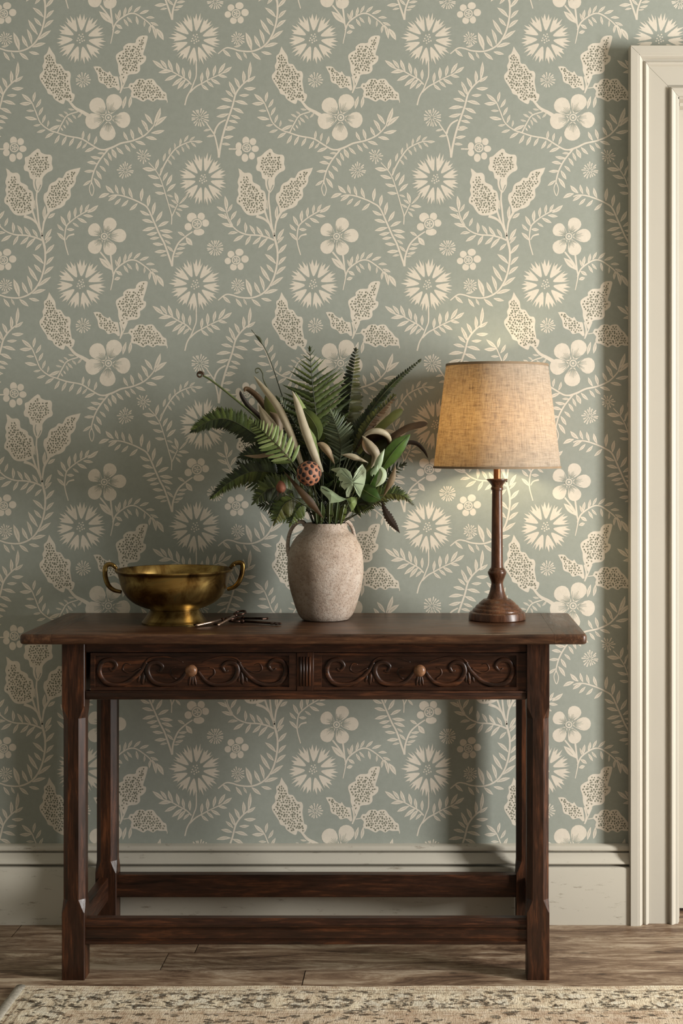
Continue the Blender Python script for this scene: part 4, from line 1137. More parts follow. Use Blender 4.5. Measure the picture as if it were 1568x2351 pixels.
def frond(label, pts, n, lens, wr, ang, mat, kind='long', t0=0.35, t1=0.985, face=(0, -1, 0), stem=2.2, mat_r=None, lens_r=None, droop=0.15, stem_mat='stem_dark', seed=0, tipleaf=True):
    """pts: (px, py, d) from the mouth to the tip; lens: [(t, px)] leaflet lengths"""
    rnd = random.Random(seed + len(pts) * 13 + n)
    W = [at(*p) for p in pts]
    base = deep(seed); path = catmull([base, stem_mouth(seed)] + W, 9)
    skip = 18
    root = tag(empty('fern_frond', path[0]), label, 'fern', GREENS)
    k = len(path)
    tube('rachis', path, lambda t: (stem * (1 - 0.78 * t)) * px_m * 0.5 + 0.0003, M[stem_mat], root, 6)
    vis = path[skip:]
    m = len(vis)
    N0 = Vector(face).normalized()
    def place(p, d, nrm, L, w, mat_, kd):
        d = d.normalized(); y = nrm.cross(d).normalized(); z = d.cross(y).normalized()
        o = bpy.data.objects.new('leaflet', pin(mat_, kd))
        o.matrix_basis = Matrix.Translation(p - path[0]) @ Matrix(((d.x * L, y.x * w, z.x * L, 0), (d.y * L, y.y * w, z.y * L, 0), (d.z * L, y.z * w, z.z * L, 0), (0, 0, 0, 1)))
        link(o, root)
    for i in range(n):
        t = t0 + (t1 - t0) * i / max(1, n - 1)
        f = t * (m - 1); a = int(min(f, m - 2)); p = vis[a].lerp(vis[a + 1], f - a)
        T_ = (vis[min(m - 1, a + 2)] - vis[max(0, a - 1)]).normalized()
        S = N0.cross(T_).normalized(); nn = T_.cross(S).normalized()
        if nn.dot(N0) < 0: nn = -nn
        for s in (1, -1):
            ls_ = lens if (s > 0 or lens_r is None) else lens_r
            L = interp(ls_, t) * px_m * rnd.uniform(0.9, 1.1)
            if L <= 0.0006: continue
            an = math.radians(ang + rnd.uniform(-5, 5)) * (1 - 0.35 * max(0, (t - 0.7)) / 0.3)
            d = T_ * math.cos(an) + S * (s * math.sin(an)) - nn * droop * rnd.uniform(0.2, 1.6)
            nr = (nn + S * s * rnd.uniform(-0.15, 0.35) + Vector((rnd.uniform(-.15, .15), 0, rnd.uniform(-.15, .25)))).normalized()
            place(p, d, nr, L, max(L * wr, 0.0016) * rnd.uniform(0.9, 1.1), mat if s > 0 or mat_r is None else mat_r, kind)
    if tipleaf:
        T_ = (vis[-1] - vis[-4]).normalized()
        place(vis[-2], T_, N0, max(10, interp(lens, 1.0) * 1.6) * px_m, 6 * px_m, mat, 'long')
    return root

def blade_data(path, hw, fold=0.25, N0=Vector((0, -1, 0)), teeth=0.0, cross=5, curl=0.0):
    V, Fc = [], []
    n = len(path)
    for i, p in enumerate(path):
        t = i / (n - 1)
        T_ = (path[min(n - 1, i + 1)] - path[max(0, i - 1)]).normalized()
        S = N0.cross(T_)
        S = S.normalized() if S.length > 1e-6 else Vector((1, 0, 0))
        nn = T_.cross(S).normalized()
        if nn.dot(N0) < 0: nn = -nn
        w = hw(t)
        if teeth: w *= 1 + (teeth if i % 2 else -teeth)
        for c in range(cross):
            u = (c / (cross - 1) - 0.5) * 2
            V.append(p + S * w * u - nn * (fold * w * abs(u) ** 1.3) + nn * curl * w * u)
    for i in range(n - 1):
        for c in range(cross - 1):
            a = i * cross + c
            Fc.append((a, a + 1, a + cross + 1, a + cross))
    return V, Fc
SH = {'strap': [(0, 0.55), (0.2, 0.9), (0.45, 1.0), (0.7, 0.8), (0.9, 0.4), (1, 0.03)],
      'oval': [(0, 0.06), (0.12, 0.5), (0.3, 0.9), (0.5, 1.0), (0.7, 0.85), (0.88, 0.45), (1, 0.02)],
      'lance': [(0, 0.08), (0.15, 0.45), (0.4, 1.0), (0.6, 0.9), (0.8, 0.5), (1, 0.02)],
      'even': [(0, 0.7), (0.15, 1.0), (0.8, 1.0), (0.93, 0.75), (1, 0.25)]}
def leaf_thing(name, label, pts, hw, shape, mat, cat='leaf', fold=0.25, N0=(0, -1, 0), teeth=0.0, stem_from=None, seed=0, curl=0.0, group='loose leaves in the vase', stalk=True, nseg=7, vein=None):
    W = catmull([at(*p) for p in pts], nseg)
    base = deep(seed)
    root = tag(empty(name, base if stalk else W[0]), label, cat, group)
    if stalk:
        sp = catmull([base, stem_mouth(seed), W[0].lerp(stem_mouth(seed), 0.35) + Vector((0, 0.01, 0)), W[0]], 6)
        tube('stalk', sp, lambda t: 1.3 * px_m * (1 - 0.4 * t), M['stem_dark'], root, 6)
    V, Fc = blade_data(W, lambda t: interp(SH[shape], t) * hw * px_m, fold, Vector(N0).normalized(), teeth, 5, curl)
    b = mesh_obj('blade', V, Fc, M[mat], root, smooth=(teeth == 0))
    if vein:
        nv = Vector(N0).normalized() * 0.0006
        tube('midrib', [p + nv for p in W[:-1]], lambda t: 1.0 * px_m * (1 - 0.7 * t), M[vein], b, 5)
    return root

C_ = VD
# ---- the ferns that read clearly in the photograph
frond('tall upright green fern frond at the top centre of the bouquet', [(741, 1120, 3.40), (737, 1040, 3.395), (727, 960, 3.39), (717, 880, 3.395), (711, 798, 3.41)], 19,
      [(0.25, 60), (0.40, 98), (0.55, 100), (0.70, 78), (0.82, 46), (0.92, 22), (1.0, 9)], 0.125, 58, 'fern', 'tooth', 0.26, 0.985, seed=1, droop=0.12, stem=3.4)
frond('narrow upright fern frond with curled dark leaflets, right of the tall frond', [(768, 1120, 3.42), (786, 1030, 3.43), (800, 945, 3.44), (809, 870, 3.45), (817, 800, 3.46)], 26,
      [(0.3, 26), (0.5, 32), (0.75, 26), (0.92, 14), (1.0, 7)], 0.36, 78, 'fern_dark', 'round', 0.30, 0.985, seed=2, mat_r='fern_olive', lens_r=[(0.3, 44), (0.5, 36), (0.75, 20), (0.92, 14), (1.0, 7)], droop=0.3)
frond('long slender frond reaching to the upper right', [(775, 1130, 3.41), (806, 1040, 3.40), (838, 965, 3.39), (893, 890, 3.38), (968, 824, 3.37)], 44,
      [(0.3, 13), (0.5, 16), (0.7, 12), (0.9, 7), (1.0, 3)], 0.55, 55, 'fern_dark', 'round', 0.30, 0.99, seed=3, stem=5)
frond('short brown-green frond below the slender upper right frond', [(780, 1130, 3.40), (812, 1040, 3.385), (850, 970, 3.375), (906, 909, 3.37)], 22,
      [(0.35, 12), (0.6, 17), (0.85, 12), (1.0, 9)], 0.5, 66, 'fern_olive', 'round', 0.35, 0.98, seed=4, stem=4, mat_r='brown')
frond('dark frond arching out to the far left', [(725, 1150, 3.38), (650, 1050, 3.35), (575, 990, 3.34), (520, 962, 3.335), (478, 968, 3.335), (442, 989, 3.335)], 40,
      [(0.35, 34), (0.55, 30), (0.75, 23), (0.92, 15), (1.0, 8)], 0.36, 68, 'fern_dark', 'tooth', 0.34, 0.985, seed=5, mat_r='fern')
frond('small olive frond above the far left arching frond', [(715, 1140, 3.40), (640, 1045, 3.385), (570, 985, 3.38), (497, 936, 3.375)], 26,
      [(0.4, 20), (0.7, 18), (0.9, 11), (1.0, 6)], 0.4, 62, 'fern_olive', 'tooth', 0.42, 0.985, seed=6)
frond('pale green fern frond in front, left of the seed pod', [(712, 1120, 3.33), (684, 1078, 3.305), (645, 1030, 3.295), (606, 992, 3.30), (578, 968, 3.315)], 14,
      [(0.30, 40), (0.5, 42), (0.65, 34), (0.82, 20), (1.0, 10)], 0.19, 60, 'fern_pale', 'round', 0.34, 0.97, seed=7, droop=0.05, stem_mat='stem', face=(-0.1, -1, 0.2))
frond('bushy green frond curving down at the left', [(715, 1150, 3.37), (650, 1095, 3.335), (585, 1082, 3.325), (530, 1105, 3.325), (485, 1142, 3.33)], 34,
      [(0.3, 32), (0.6, 27), (0.85, 16), (1.0, 8)], 0.36, 66, 'fern', 'tooth', 0.32, 0.98, seed=8, mat_r='fern_dark')
frond('dark green frond hanging low on the left side', [(715, 1160, 3.37), (668, 1125, 3.33), (620, 1122, 3.31), (586, 1150, 3.31)], 24,
      [(0.25, 36), (0.6, 34), (0.85, 22), (1.0, 12)], 0.36, 66, 'fern_dark', 'tooth', 0.24, 0.97, seed=9, mat_r='fern')
frond('olive frond drooping over the left shoulder of the vase', [(722, 1170, 3.37), (690, 1145, 3.34), (655, 1155, 3.325), (632, 1196, 3.325)], 20,
      [(0.2, 34), (0.6, 34), (0.85, 22), (1.0, 12)], 0.36, 66, 'fern_olive', 'tooth', 0.2, 0.97, seed=10, mat_r='fern')
frond('green frond spilling down just left of the vase mouth', [(728, 1172, 3.37), (705, 1155, 3.345), (682, 1170, 3.335), (668, 1200, 3.335)], 16,
      [(0.2, 30), (0.6, 28), (0.85, 18), (1.0, 10)], 0.38, 66, 'fern', 'tooth', 0.2, 0.97, seed=11)
frond('dark frond pushing out left between two arching fronds', [(720, 1140, 3.40), (655, 1075, 3.37), (600, 1040, 3.36), (553, 1048, 3.36)], 26,
      [(0.3, 36), (0.6, 34), (0.85, 20), (1.0, 10)], 0.34, 66, 'fern_dark', 'tooth', 0.3, 0.97, seed=12)
frond('green frond leaning left behind the pale front fern', [(720, 1130, 3.41), (660, 1045, 3.385), (612, 995, 3.375), (575, 1000, 3.37)], 24,
      [(0.3, 36), (0.6, 34), (0.85, 22), (1.0, 10)], 0.34, 66, 'fern', 'tooth', 0.3, 0.97, seed=13, mat_r='fern_dark')
frond('grey-green fern frond in the middle below the tall frond', [(765, 1130, 3.38), (782, 1050, 3.365), (778, 1000, 3.36), (762, 950, 3.36)], 18,
      [(0.3, 34), (0.6, 42), (0.85, 28), (1.0, 12)], 0.16, 58, 'fern_blue', 'long', 0.3, 0.97, seed=14)
frond('thin dark frond left of the tall frond', [(735, 1120, 3.41), (705, 1030, 3.40), (672, 965, 3.40), (640, 918, 3.40)], 18,
      [(0.3, 50), (0.6, 50), (0.85, 28), (1.0, 12)], 0.14, 60, 'fern_dark', 'long', 0.34, 0.97, seed=15, mat_r='fern_blue')
frond('fine green frond curving down at the lower right', [(775, 1170, 3.39), (830, 1150, 3.375), (885, 1134, 3.37), (925, 1138, 3.37), (953, 1163, 3.375)], 26,
      [(0.3, 18), (0.6, 20), (0.8, 10), (1.0, 3)], 0.36, 62, 'fern', 'tooth', 0.34, 0.95, seed=16, mat_r='fern_olive', tipleaf=False)
frond('dark frond rising right of centre', [(768, 1120, 3.42), (800, 1040, 3.41), (826, 990, 3.41), (848, 945, 3.42)], 22,
      [(0.3, 30), (0.6, 32), (0.85, 18), (1.0, 8)], 0.3, 60, 'fern_dark', 'long', 0.3, 0.97, seed=17)
frond('dark frond lying to the right behind the glossy leaves', [(775, 1150, 3.42), (830, 1090, 3.41), (880, 1050, 3.41), (925, 1030, 3.42)], 24,
      [(0.3, 32), (0.6, 30), (0.85, 18), (1.0, 8)], 0.32, 62, 'fern_dark', 'tooth', 0.28, 0.97, seed=18)
# ---- dark filling ferns at the back: nothing in the photograph tells them apart
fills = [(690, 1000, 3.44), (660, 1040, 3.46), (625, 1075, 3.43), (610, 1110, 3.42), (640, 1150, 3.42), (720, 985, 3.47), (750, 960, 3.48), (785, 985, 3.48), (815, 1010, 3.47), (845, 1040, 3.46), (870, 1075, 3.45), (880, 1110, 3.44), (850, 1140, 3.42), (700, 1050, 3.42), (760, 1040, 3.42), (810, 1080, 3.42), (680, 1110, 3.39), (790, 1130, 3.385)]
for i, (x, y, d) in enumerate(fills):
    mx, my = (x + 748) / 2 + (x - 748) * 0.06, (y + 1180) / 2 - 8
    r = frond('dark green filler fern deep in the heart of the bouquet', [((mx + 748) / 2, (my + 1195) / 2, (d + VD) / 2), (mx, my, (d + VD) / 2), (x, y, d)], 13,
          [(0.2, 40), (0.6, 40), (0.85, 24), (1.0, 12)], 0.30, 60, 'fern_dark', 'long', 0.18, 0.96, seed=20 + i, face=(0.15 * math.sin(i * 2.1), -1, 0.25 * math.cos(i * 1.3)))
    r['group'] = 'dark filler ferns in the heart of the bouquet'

def fillset(spots, label, group, seed0, mats, ln=46):
    for i, (x, y, d) in enumerate(spots):
        mx, my = (x + 748) / 2 + (x - 748) * 0.06, (y + 1170) / 2 - 10
        r = frond(label, [((mx + 748) / 2, (my + 1190) / 2, (d + VD) / 2), (mx, my, (d + VD) / 2), (x, y, d)], 17,
              [(0.2, ln * 0.9), (0.6, ln), (0.85, ln * 0.55), (1.0, 10)], 0.26, 58, mats[i % len(mats)], 'tooth', 0.2, 0.97, seed=seed0 + i, face=(0.2 * math.sin(i * 2.1), -1, 0.3 * math.cos(i * 1.3)))
        r['group'] = group
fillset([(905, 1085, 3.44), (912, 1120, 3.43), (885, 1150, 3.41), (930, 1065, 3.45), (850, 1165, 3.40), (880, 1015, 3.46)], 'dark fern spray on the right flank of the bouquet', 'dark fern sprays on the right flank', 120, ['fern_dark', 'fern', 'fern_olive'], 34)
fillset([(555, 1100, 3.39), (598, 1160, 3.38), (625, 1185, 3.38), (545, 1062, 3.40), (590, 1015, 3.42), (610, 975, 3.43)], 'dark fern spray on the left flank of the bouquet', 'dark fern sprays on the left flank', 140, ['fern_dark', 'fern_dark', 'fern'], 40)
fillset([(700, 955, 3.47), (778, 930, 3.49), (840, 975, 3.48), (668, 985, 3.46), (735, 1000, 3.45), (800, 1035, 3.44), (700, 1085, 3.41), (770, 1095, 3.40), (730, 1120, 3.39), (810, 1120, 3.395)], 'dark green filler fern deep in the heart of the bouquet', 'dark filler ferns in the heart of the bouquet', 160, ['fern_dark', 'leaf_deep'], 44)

# ---- straps, dried leaves, glossy leaves
leaf_thing('strap_leaf', 'broad pale strap leaf standing in front of the tall frond', [(738, 1085, 3.325), (716, 1030, 3.31), (698, 980, 3.305), (683, 930, 3.305), (671, 897, 3.31)], 10, 'strap', 'straw', fold=0.45, seed=41)
leaf_thing('strap_leaf', 'slim pale strap leaf with a curved tip, left of the broad one', [(695, 1075, 3.34), (678, 1025, 3.32), (660, 980, 3.315), (638, 935, 3.32), (612, 900, 3.33), (596, 880, 3.34), (582, 862, 3.35)], 8.5, 'strap', 'straw', fold=0.4, seed=42)
leaf_thing('dried_leaf', 'curled beige dried leaf on the left of the bouquet', [(668, 1060, 3.34), (640, 1015, 3.325), (616, 975, 3.325), (594, 930, 3.34)], 17, 'oval', 'straw', fold=0.6, seed=43)
leaf_thing('dried_leaf', 'small crumpled tan leaf beside the curled beige leaf', [(650, 1010, 3.345), (638, 985, 3.335), (632, 960, 3.335), (618, 945, 3.345)], 13, 'oval', 'tan', fold=0.9, seed=44)
leaf_thing('dried_leaf', 'dark brown curled leaf at the upper left', [(650, 1015, 3.37), (605, 965, 3.36), (572, 935, 3.36), (554, 908, 3.36), (551, 896, 3.365)], 6, 'strap', 'dark_brown', fold=0.8, seed=45)
leaf_thing('dried_leaf', 'olive brown leaf with a hooked tip at the upper left', [(640, 985, 3.375), (612, 940, 3.37), (590, 910, 3.37), (566, 892, 3.37), (560, 900, 3.36)], 7, 'strap', 'brown', fold=0.6, seed=46)
leaf_thing('broad_leaf', 'dark olive oval leaf behind the slim strap leaf', [(650, 1000, 3.36), (632, 960, 3.355), (618, 930, 3.355), (610, 904, 3.36)], 14, 'oval', 'fern_olive', seed=47)
leaf_thing('broad_leaf', 'green leaf with an olive tip hanging before the tall frond', [(690, 935, 3.345), (712, 958, 3.325), (728, 985, 3.315), (731, 1012, 3.315)], 15, 'oval', 'fern', seed=48, vein='stem')
leaf_thing('broad_leaf', 'long fresh green leaf under the pale strap leaf', [(735, 1060, 3.35), (712, 1000, 3.34), (695, 945, 3.34), (678, 900, 3.345)], 14, 'lance', 'fern_pale', seed=49, vein='stem')
leaf_thing('broad_leaf', 'pinkish beige leaf pointing up right behind the curled pod', [(835, 1025, 3.40), (862, 975, 3.40), (884, 940, 3.40), (902, 915, 3.405)], 11, 'lance', 'tan', seed=50)
leaf_thing('broad_leaf', 'stubby dark olive leaf at the upper right', [(820, 1040, 3.385), (865, 990, 3.375), (900, 958, 3.375), (924, 940, 3.38)], 9.5, 'even', 'fern_olive', seed=51)
leaf_thing('dried_leaf', 'brown strap leaf stretching right towards the lamp shade', [(840, 1075, 3.37), (885, 1018, 3.35), (930, 985, 3.345), (960, 976, 3.345), (981, 972, 3.345)], 7.5, 'even', 'brown', fold=0.5, seed=52)
leaf_thing('broad_leaf', 'wide dull green leaf beneath the brown strap leaf', [(815, 1105, 3.37), (850, 1060, 3.35), (890, 1022, 3.345), (930, 1002, 3.35)], 24, 'lance', 'fern_olive', fold=0.5, seed=53)
leaf_thing('broad_leaf', 'large glossy green leaf on the right side', [(868, 1090, 3.345), (892, 1052, 3.325), (916, 1022, 3.325), (942, 997, 3.335)], 18, 'oval', 'leaf', fold=0.3, seed=54, vein='stem')
leaf_thing('dried_leaf', 'dark brown curved leaf tip beside the lamp shade', [(900, 1040, 3.38), (930, 1018, 3.375), (955, 1018, 3.375), (973, 1034, 3.375), (983, 1053, 3.375)], 5, 'strap', 'dark_brown', fold=0.6, seed=55)
leaf_thing('dried_leaf', 'twisted beige leaf right of the middle', [(852, 1075, 3.325), (862, 1045, 3.31), (848, 1022, 3.305), (831, 1000, 3.31)], 11, 'oval', 'straw', fold=0.7, seed=56)
leaf_thing('dried_leaf', 'small pale folded leaf above the striped leaf', [(845, 1062, 3.315), (820, 1052, 3.30), (800, 1046, 3.30), (783, 1044, 3.305)], 7, 'lance', 'straw', fold=0.9, seed=57)
leaf_thing('dried_leaf', 'beige rolled leaf in the middle of the bouquet', [(768, 1065, 3.325), (752, 1036, 3.31), (738, 1022, 3.31), (726, 1018, 3.315)], 9, 'oval', 'tan', fold=0.8, seed=58)
leaf_thing('broad_leaf', 'deep green leaf just right of the striped leaf', [(838, 1140, 3.33), (850, 1112, 3.31), (862, 1085, 3.305), (868, 1062, 3.31)], 17, 'oval', 'leaf', fold=0.4, seed=59, vein='stem')
leaf_thing('broad_leaf', 'pale folded leaf edge on the right, catching the window light', [(860, 1092, 3.29), (866, 1072, 3.285), (874, 1050, 3.285), (883, 1030, 3.29)], 8, 'lance', 'leaf_pale', fold=0.5, seed=60)
leaf_thing('broad_leaf', 'pale wavy leaf below the folded leaf edge', [(862, 1118, 3.295), (874, 1102, 3.288), (878, 1085, 3.288), (868, 1068, 3.292)], 10, 'oval', 'leaf_pale', fold=0.4, seed=61, vein='fern_pale')
leaf_thing('broad_leaf', 'small pale hooked leaf beside the striped leaf', [(868, 1065, 3.285), (862, 1078, 3.28), (854, 1088, 3.28), (855, 1094, 3.282)], 6, 'lance', 'leaf_pale', fold=0.4, seed=62)
leaf_thing('dried_leaf', 'slim tan leaf standing upright at the right edge', [(880, 1140, 3.33), (894, 1112, 3.315), (903, 1090, 3.315), (908, 1065, 3.32)], 8, 'lance', 'tan', fold=0.4, seed=63)
leaf_thing('broad_leaf', 'rounded glossy green leaf low on the right', [(822, 1118, 3.32), (836, 1126, 3.30), (855, 1138, 3.292), (874, 1148, 3.297)], 19, 'oval', 'leaf', fold=0.22, seed=64, vein='stem')
leaf_thing('broad_leaf', 'deep green leaf tucked under the rounded glossy leaf', [(815, 1160, 3.335), (835, 1150, 3.315), (855, 1148, 3.31), (880, 1140, 3.315)], 12, 'lance', 'leaf_deep', fold=0.4, seed=65)
leaf_thing('dried_leaf', 'dark serrated leaf hanging down at the lower right', [(876, 1150, 3.40), (884, 1172, 3.395), (896, 1194, 3.395), (908, 1210, 3.395), (918, 1224, 3.395)], 9.5, 'lance', 'dark_brown', fold=0.2, teeth=0.16, seed=66)
leaf_thing('dried_leaf', 'slim brown leaf running diagonally below the seed pod', [(742, 1190, 3.33), (718, 1160, 3.305), (692, 1130, 3.295), (650, 1080, 3.30)], 9, 'lance', 'brown', fold=0.3, seed=67)
leaf_thing('dried_leaf', 'thin tan leaf edge lying left of the pale front fern', [(655, 1060, 3.32), (620, 1045, 3.31), (590, 1048, 3.31), (560, 1046, 3.315)], 5, 'strap', 'tan', fold=0.4, seed=68)
# pointed leaves standing in the mouth
for i, (x0, x1, y0, hw, lab) in enumerate(((722, 728, 1150, 8, 'leftmost of the pointed leaves in the vase mouth'), (738, 737, 1152, 9, 'second pointed leaf from the left in the vase mouth'), (757, 756, 1145, 8, 'middle pointed leaf in the vase mouth'), (776, 770, 1150, 8, 'fourth pointed leaf from the left in the vase mouth'), (792, 782, 1158, 8, 'rightmost of the pointed leaves in the vase mouth'))):
    leaf_thing('pointed_leaf', lab, [(x0, y0, 3.372), ((x0 + x1) / 2, (y0 + 1200) / 2, 3.376), (x1, 1206, 3.392)], hw, 'oval', 'leaf_deep' if i % 2 else 'fern', fold=0.3, seed=70 + i, stalk=False, vein='leaf_pale', group='pointed leaves in the vase mouth')
# silvery striped leaf with two lobes (one blade cut into fingers)
def outline_leaf(name, label, pts, mat, d, centre, bulge, group='loose leaves in the vase', veins=()):
    zx = lambda p: (640 + p[0] / 7.127, 960 + p[1] / 7.127)
    C0 = Vector(centre)
    V = []; 
    for p in pts:
        x, y = zx(p); r = (Vector(p) - C0).length / 300.0
        V.append(at(x, y, d + bulge * r * r))
    c_ = at(*zx(centre), d - 0.003)
    root = tag(empty(name, deep(80)), label, 'leaf', group)
    sp = catmull([deep(80), stem_mouth(3), c_ + Vector((0, 0.03, -0.03)), c_ + Vector((0, 0.002, 0))], 6)
    tube('stalk', sp, lambda t: 1.2 * px_m, M['stem'], root, 6)
    n = len(V)
    b = mesh_obj('blade', V + [c_], [(i, (i + 1) % n, n) for i in range(n)], M[mat], root)
    for a, e in veins:
        xa, ya = zx(a); xe, ye = zx(e)
        ra = (Vector(a) - C0).length / 300.0; re_ = (Vector(e) - C0).length / 300.0
        tube('vein', [at(xa, ya, d - 0.0045 + bulge * ra * ra), at((xa + xe) / 2, (ya + ye) / 2, d - 0.003 + bulge * ((ra + re_) / 2) ** 2), at(xe, ye, d - 0.001 + bulge * re_ * re_)], lambda t: 0.0009 * (1 - 0.6 * t), M['fern_blue'], b, 5)
    return root
outline_leaf('striped_leaf', 'silvery heart-shaped leaf with striped lobes, right of the seed pod', [(1215, 1000), (1240, 900), (1300, 820), (1368, 750), (1430, 850), (1425, 970), (1405, 1085), (1360, 1200), (1330, 1300), (1270, 1220), (1212, 1090),
             (1190, 1180), (1150, 1290), (1105, 1290), (1095, 1210), (1130, 1110), (1080, 1175), (1015, 1110), (1020, 1070), (1090, 980), (1000, 1030), (975, 1000), (1000, 930), (1060, 890), (930, 945), (960, 880), (1010, 830), (850, 845), (880, 825), (980, 805), (1100, 825), (1170, 880), (1195, 950)],
             'leaf_pale', 3.285, (1205, 1030), 0.010, veins=[((1215, 1040), (1400, 880)), ((1220, 1060), (1380, 1080)), ((1225, 1080), (1330, 1240)), ((1230, 1000), (1370, 800)), ((1195, 1040), (1020, 900)), ((1190, 1060), (1060, 1080)), ((1190, 1080), (1120, 1240)), ((1190, 1010), (1030, 830))])
outline_leaf('broad_leaf', 'pale green leaf lying flat above the vase mouth', [(685, 1115), (720, 1108), (770, 1125), (870, 1185), (1000, 1280), (1110, 1325), (1060, 1350), (1000, 1372), (850, 1392), (800, 1310), (730, 1240), (680, 1180)], 'leaf_pale', 3.30, (860, 1260), 0.006, veins=[((700, 1140), (1080, 1330))])
outline_leaf('broad_leaf', 'green pointed leaf below the striped leaf', [(1100, 1325), (1180, 1290), (1285, 1295), (1275, 1400), (1235, 1480), (1190, 1535), (1150, 1440)], 'fern_pale', 3.305, (1190, 1380), 0.02, veins=[((1110, 1330), (1190, 1520))])

# fiddlehead on a long stem, left
W = [at(*p) for p in ((700, 1130, 3.37), (640, 1020, 3.35), (590, 960, 3.345), (530, 908, 3.345), (486, 874, 3.345), (466, 862, 3.345))]
fh = tag(empty('fiddlehead_stem', deep(90)), 'long bare stem ending in a small round fiddlehead at the upper left', 'stem', 'bare stems in the vase')
tube('stalk', catmull([deep(90), stem_mouth(90)] + W, 8), lambda t: px_m * (3.2 - 1.2 * t), M['stem'], fh, 7)
c = at(459.5, 860.5, 3.345)
tube('coiled_tip', [c + Vector((math.cos(a), 0, math.sin(a))) * px_m * (7.5 - 0.55 * a) + Vector((0, -0.0004 * a, 0)) for a in [k * 0.45 for k in range(20)]], lambda t: px_m * (2.6 - 1.2 * t), M['brown'], fh, 7)
td = tag(empty('tendril', deep(91)), 'thin tendril curling at the top left of the bouquet', 'stem', 'bare stems in the vase')
tube('stalk', catmull([deep(91), stem_mouth(91)] + [at(*p) for p in ((700, 1080, 3.39), (655, 965, 3.38), (622, 905, 3.375), (606, 875, 3.375), (603, 858, 3.375), (595, 846, 3.375), (587, 848, 3.375), (588, 856, 3.375), (594, 854, 3.375))], 8), lambda t: px_m * (2.2 - 1.2 * t), M['stem_dark'], td, 6)
tw = tag(empty('twig', deep(92)), 'dark wispy twig with a slim bud rising above the ferns', 'stem', 'bare stems in the vase')
tube('stalk', catmull([deep(92), stem_mouth(92)] + [at(*p) for p in ((700, 1050, 3.43), (655, 930, 3.43), (625, 840, 3.43), (604, 793, 3.43), (577, 757, 3.43))], 8), lambda t: px_m * (2.0 - 1.3 * t), M['stem_dark'], tw, 6)
bp = catmull([at(603, 792, 3.4295), at(596, 779, 3.4295), at(586, 769, 3.4295)], 5)
tube('bud', bp, lambda t: px_m * (0.6 + 3.0 * math.sin(math.pi * t)), M['stem_dark'], tw, 8)

# seed pod with holes
PC = at(709, 1087, 3.285); PR = 28.5 * px_m * 0.965
pod = tag(empty('seed_pod', PC), 'round reddish brown seed pod full of dark holes', 'seed pod')
bm = bmesh.new(); bmesh.ops.create_uvsphere(bm, u_segments=40, v_segments=26, radius=PR)
cent = []
for k in range(52):
    z = 1 - 2 * (k + 0.5) / 52; a = 2.399963 * k; r = math.sqrt(1 - z * z)
    cent.append(Vector((r * math.cos(a), r * math.sin(a), z)))
for v in bm.verts:
    u = v.co.normalized(); dmin = min((u - c_).length for c_ in cent)
    v.co = u * PR * (1.0 - 0.10 * max(0, 1 - dmin / 0.22)) * (1 + 0.0 * u.z)
bmesh.ops.translate(bm, verts=bm.verts, vec=PC)
from_bm('pod_body', bm, M['pod'], pod, smooth=True)
bm = bmesh.new(); bmesh.ops.create_icosphere(bm, subdivisions=2, radius=1.0)
me_seed = bpy.data.meshes.new('seed'); bm.to_mesh(me_seed); bm.free(); me_seed.materials.append(M['pod_hole'])
me_seed.polygons.foreach_set('use_smooth', [True] * len(me_seed.polygons))
rr = random.Random(5)
for c_ in cent:
    if c_.y > 0.45: continue
    o = bpy.data.objects.new('seed', me_seed); link(o, pod)
    s = PR * rr.uniform(0.13, 0.20)
    o.matrix_basis = Matrix.Translation(c_ * PR * 0.955) @ c_.to_track_quat('Z', 'Y').to_matrix().to_4x4() @ Matrix.Diagonal((s, s * rr.uniform(0.9, 1.5), PR * 0.055, 1))
tube('stalk', catmull([deep(95), stem_mouth(95), at(728, 1150, 3.36), PC + Vector((0.004, PR * 0.9, -0.004))], 7), lambda t: 2 * px_m, M['stem_dark'], pod, 7)
# curled cup-shaped pod with pale rim
CC = at(862, 1012, 3.345)
cup = tag(empty('curled_pod', CC), 'brown cup-shaped dried pod with a pale rolled rim', 'seed pod')
prof = smooth_prof([(0.003, -0.030), (0.014, -0.027), (0.024, -0.016), (0.030, 0.0), (0.0325, 0.010), (0.0335, 0.013), (0.0315, 0.0145), (0.0285, 0.010), (0.026, 0.0), (0.020, -0.014), (0.010, -0.022), (0.0, -0.023)], 3)
q_ = Vector((0.10, -0.80, -0.42)).normalized().to_track_quat('Z', 'Y')
def orient(o):
    o.parent = cup; o.location = (0, 0, 0); o.rotation_mode = 'QUATERNION'; o.rotation_quaternion = q_
o = lathe('cup', prof, (0, 0), M['brown'], None, 36, 60, True, False); orient(o)
up = q_.inverted() @ Vector((0.25, 0, 1))
a0 = math.atan2(up.y, up.x)
rim_ = [Vector((0.033 * math.cos(a0 + t), 0.033 * math.sin(a0 + t), 0.012 + 0.004 * math.cos(t * 1.3))) for t in [-1.35 + 2.7 * k / 20 for k in range(21)]]
o = tube('rolled_rim', rim_, lambda t: 0.0022 + 0.0052 * math.sin(math.pi * t), M['straw'], None, 10); orient(o)
tube('stalk', catmull([deep(96), stem_mouth(96), at(800, 1090, 3.39), CC - (q_ @ Vector((0, 0, -0.028))) * -1.0], 7), lambda t: 1.8 * px_m, M['stem_dark'], cup, 7)
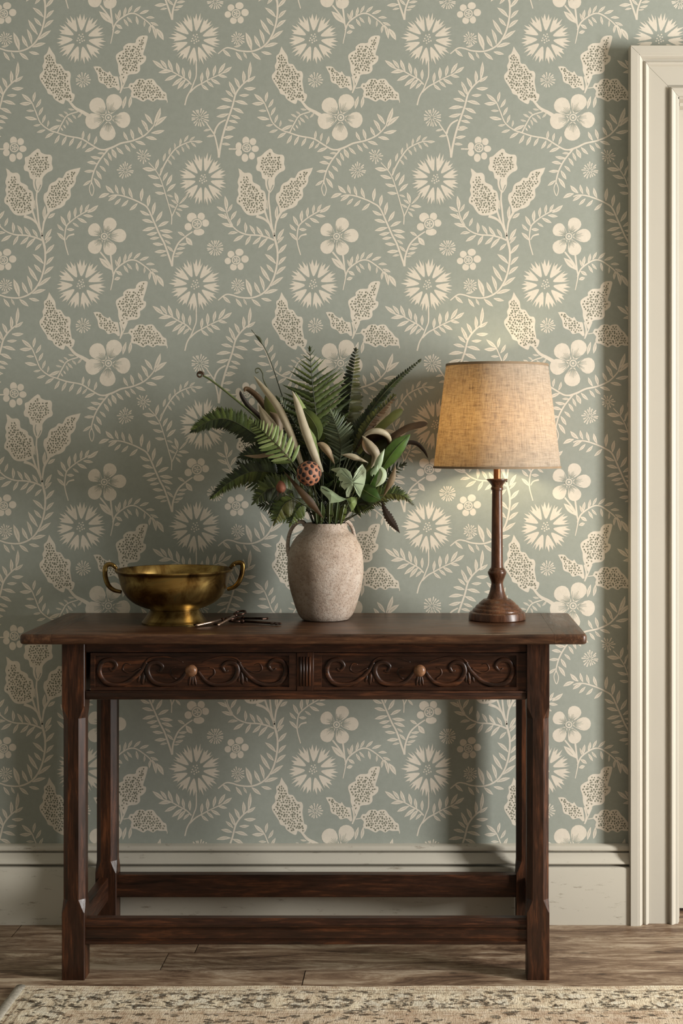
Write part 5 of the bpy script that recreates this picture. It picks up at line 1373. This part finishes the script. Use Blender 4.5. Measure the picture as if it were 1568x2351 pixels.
# rust coloured bud
RC = at(645, 1118, 3.295)
bud = tag(empty('rust_bud', RC), 'small rust coloured flower bud low on the left', 'flower')
bp = [RC + Vector((0.0015, 0, -0.013)), RC + Vector((0.001, 0, -0.008)), RC, RC + Vector((-0.001, 0, 0.008)), RC + Vector((-0.003, 0, 0.014))]
tube('petals', catmull(bp, 4), lambda t: 0.0015 + 0.0098 * math.sin(math.pi * min(1, t * 0.9 + 0.08)), M['rust'], bud, 12)
for k in range(5):
    a = 2 * math.pi * k / 5
    tube('sepal', catmull([RC + Vector((0.006 * math.cos(a), 0.006 * math.sin(a), -0.008)), RC + Vector((0.0085 * math.cos(a), 0.0085 * math.sin(a), -0.014)), RC + Vector((0.010 * math.cos(a) + 0.001, 0.010 * math.sin(a), -0.021))], 4), lambda t: 0.0013 * (1 - 0.7 * t), M['brown'], bud, 5)
tube('stalk', catmull([deep(97), stem_mouth(97), at(700, 1160, 3.34), RC + Vector((0.002, 0.004, -0.012))], 7), lambda t: 1.5 * px_m, M['stem_dark'], bud, 6)

# name each filler fern after the plant it stands behind
LAND = [(715, 930, 'tall upright frond'), (709, 1087, 'round seed pod'), (812, 1100, 'silvery striped leaf'), (640, 1030, 'pale green front fern'), (862, 1005, 'curled brown pod'),
        (850, 1140, 'rounded glossy leaf'), (645, 1118, 'rust coloured bud'), (772, 985, 'grey-green middle fern'), (692, 985, 'broad pale strap leaf'), (640, 1170, 'drooping olive frond'), (905, 1095, 'upright tan leaf at the right edge'),
        (590, 1090, 'bushy frond curving down on the left'), (590, 990, 'far left arching frond'), (748, 1040, 'beige rolled leaf'), (905, 1040, 'large glossy green leaf'), (877, 1150, 'fine frond at the lower right'), (770, 1130, 'pale flat leaf above the vase mouth')]
for o in list(scene.collection.objects):
    if o.get('group', '').startswith('dark f') and o.parent is None:
        kids = [c for c in o.children if c.name.startswith('leaflet')]
        mid = sum((c.matrix_basis.translation for c in kids), Vector()) / len(kids) + o.location
        tipz = mid + (mid - stem_mouth(0)) * 0.35
        d = tipz.y + DW
        X, Y = VX + tipz.x * F / d, VY + (H - tipz.z) * F / d
        nm = min(LAND, key=lambda l: (l[0] - X) ** 2 + (l[1] - Y) ** 2)[2]
        o['label'] = 'dark filler fern tucked behind the ' + nm
        o['group'] = 'filler ferns behind the ' + nm
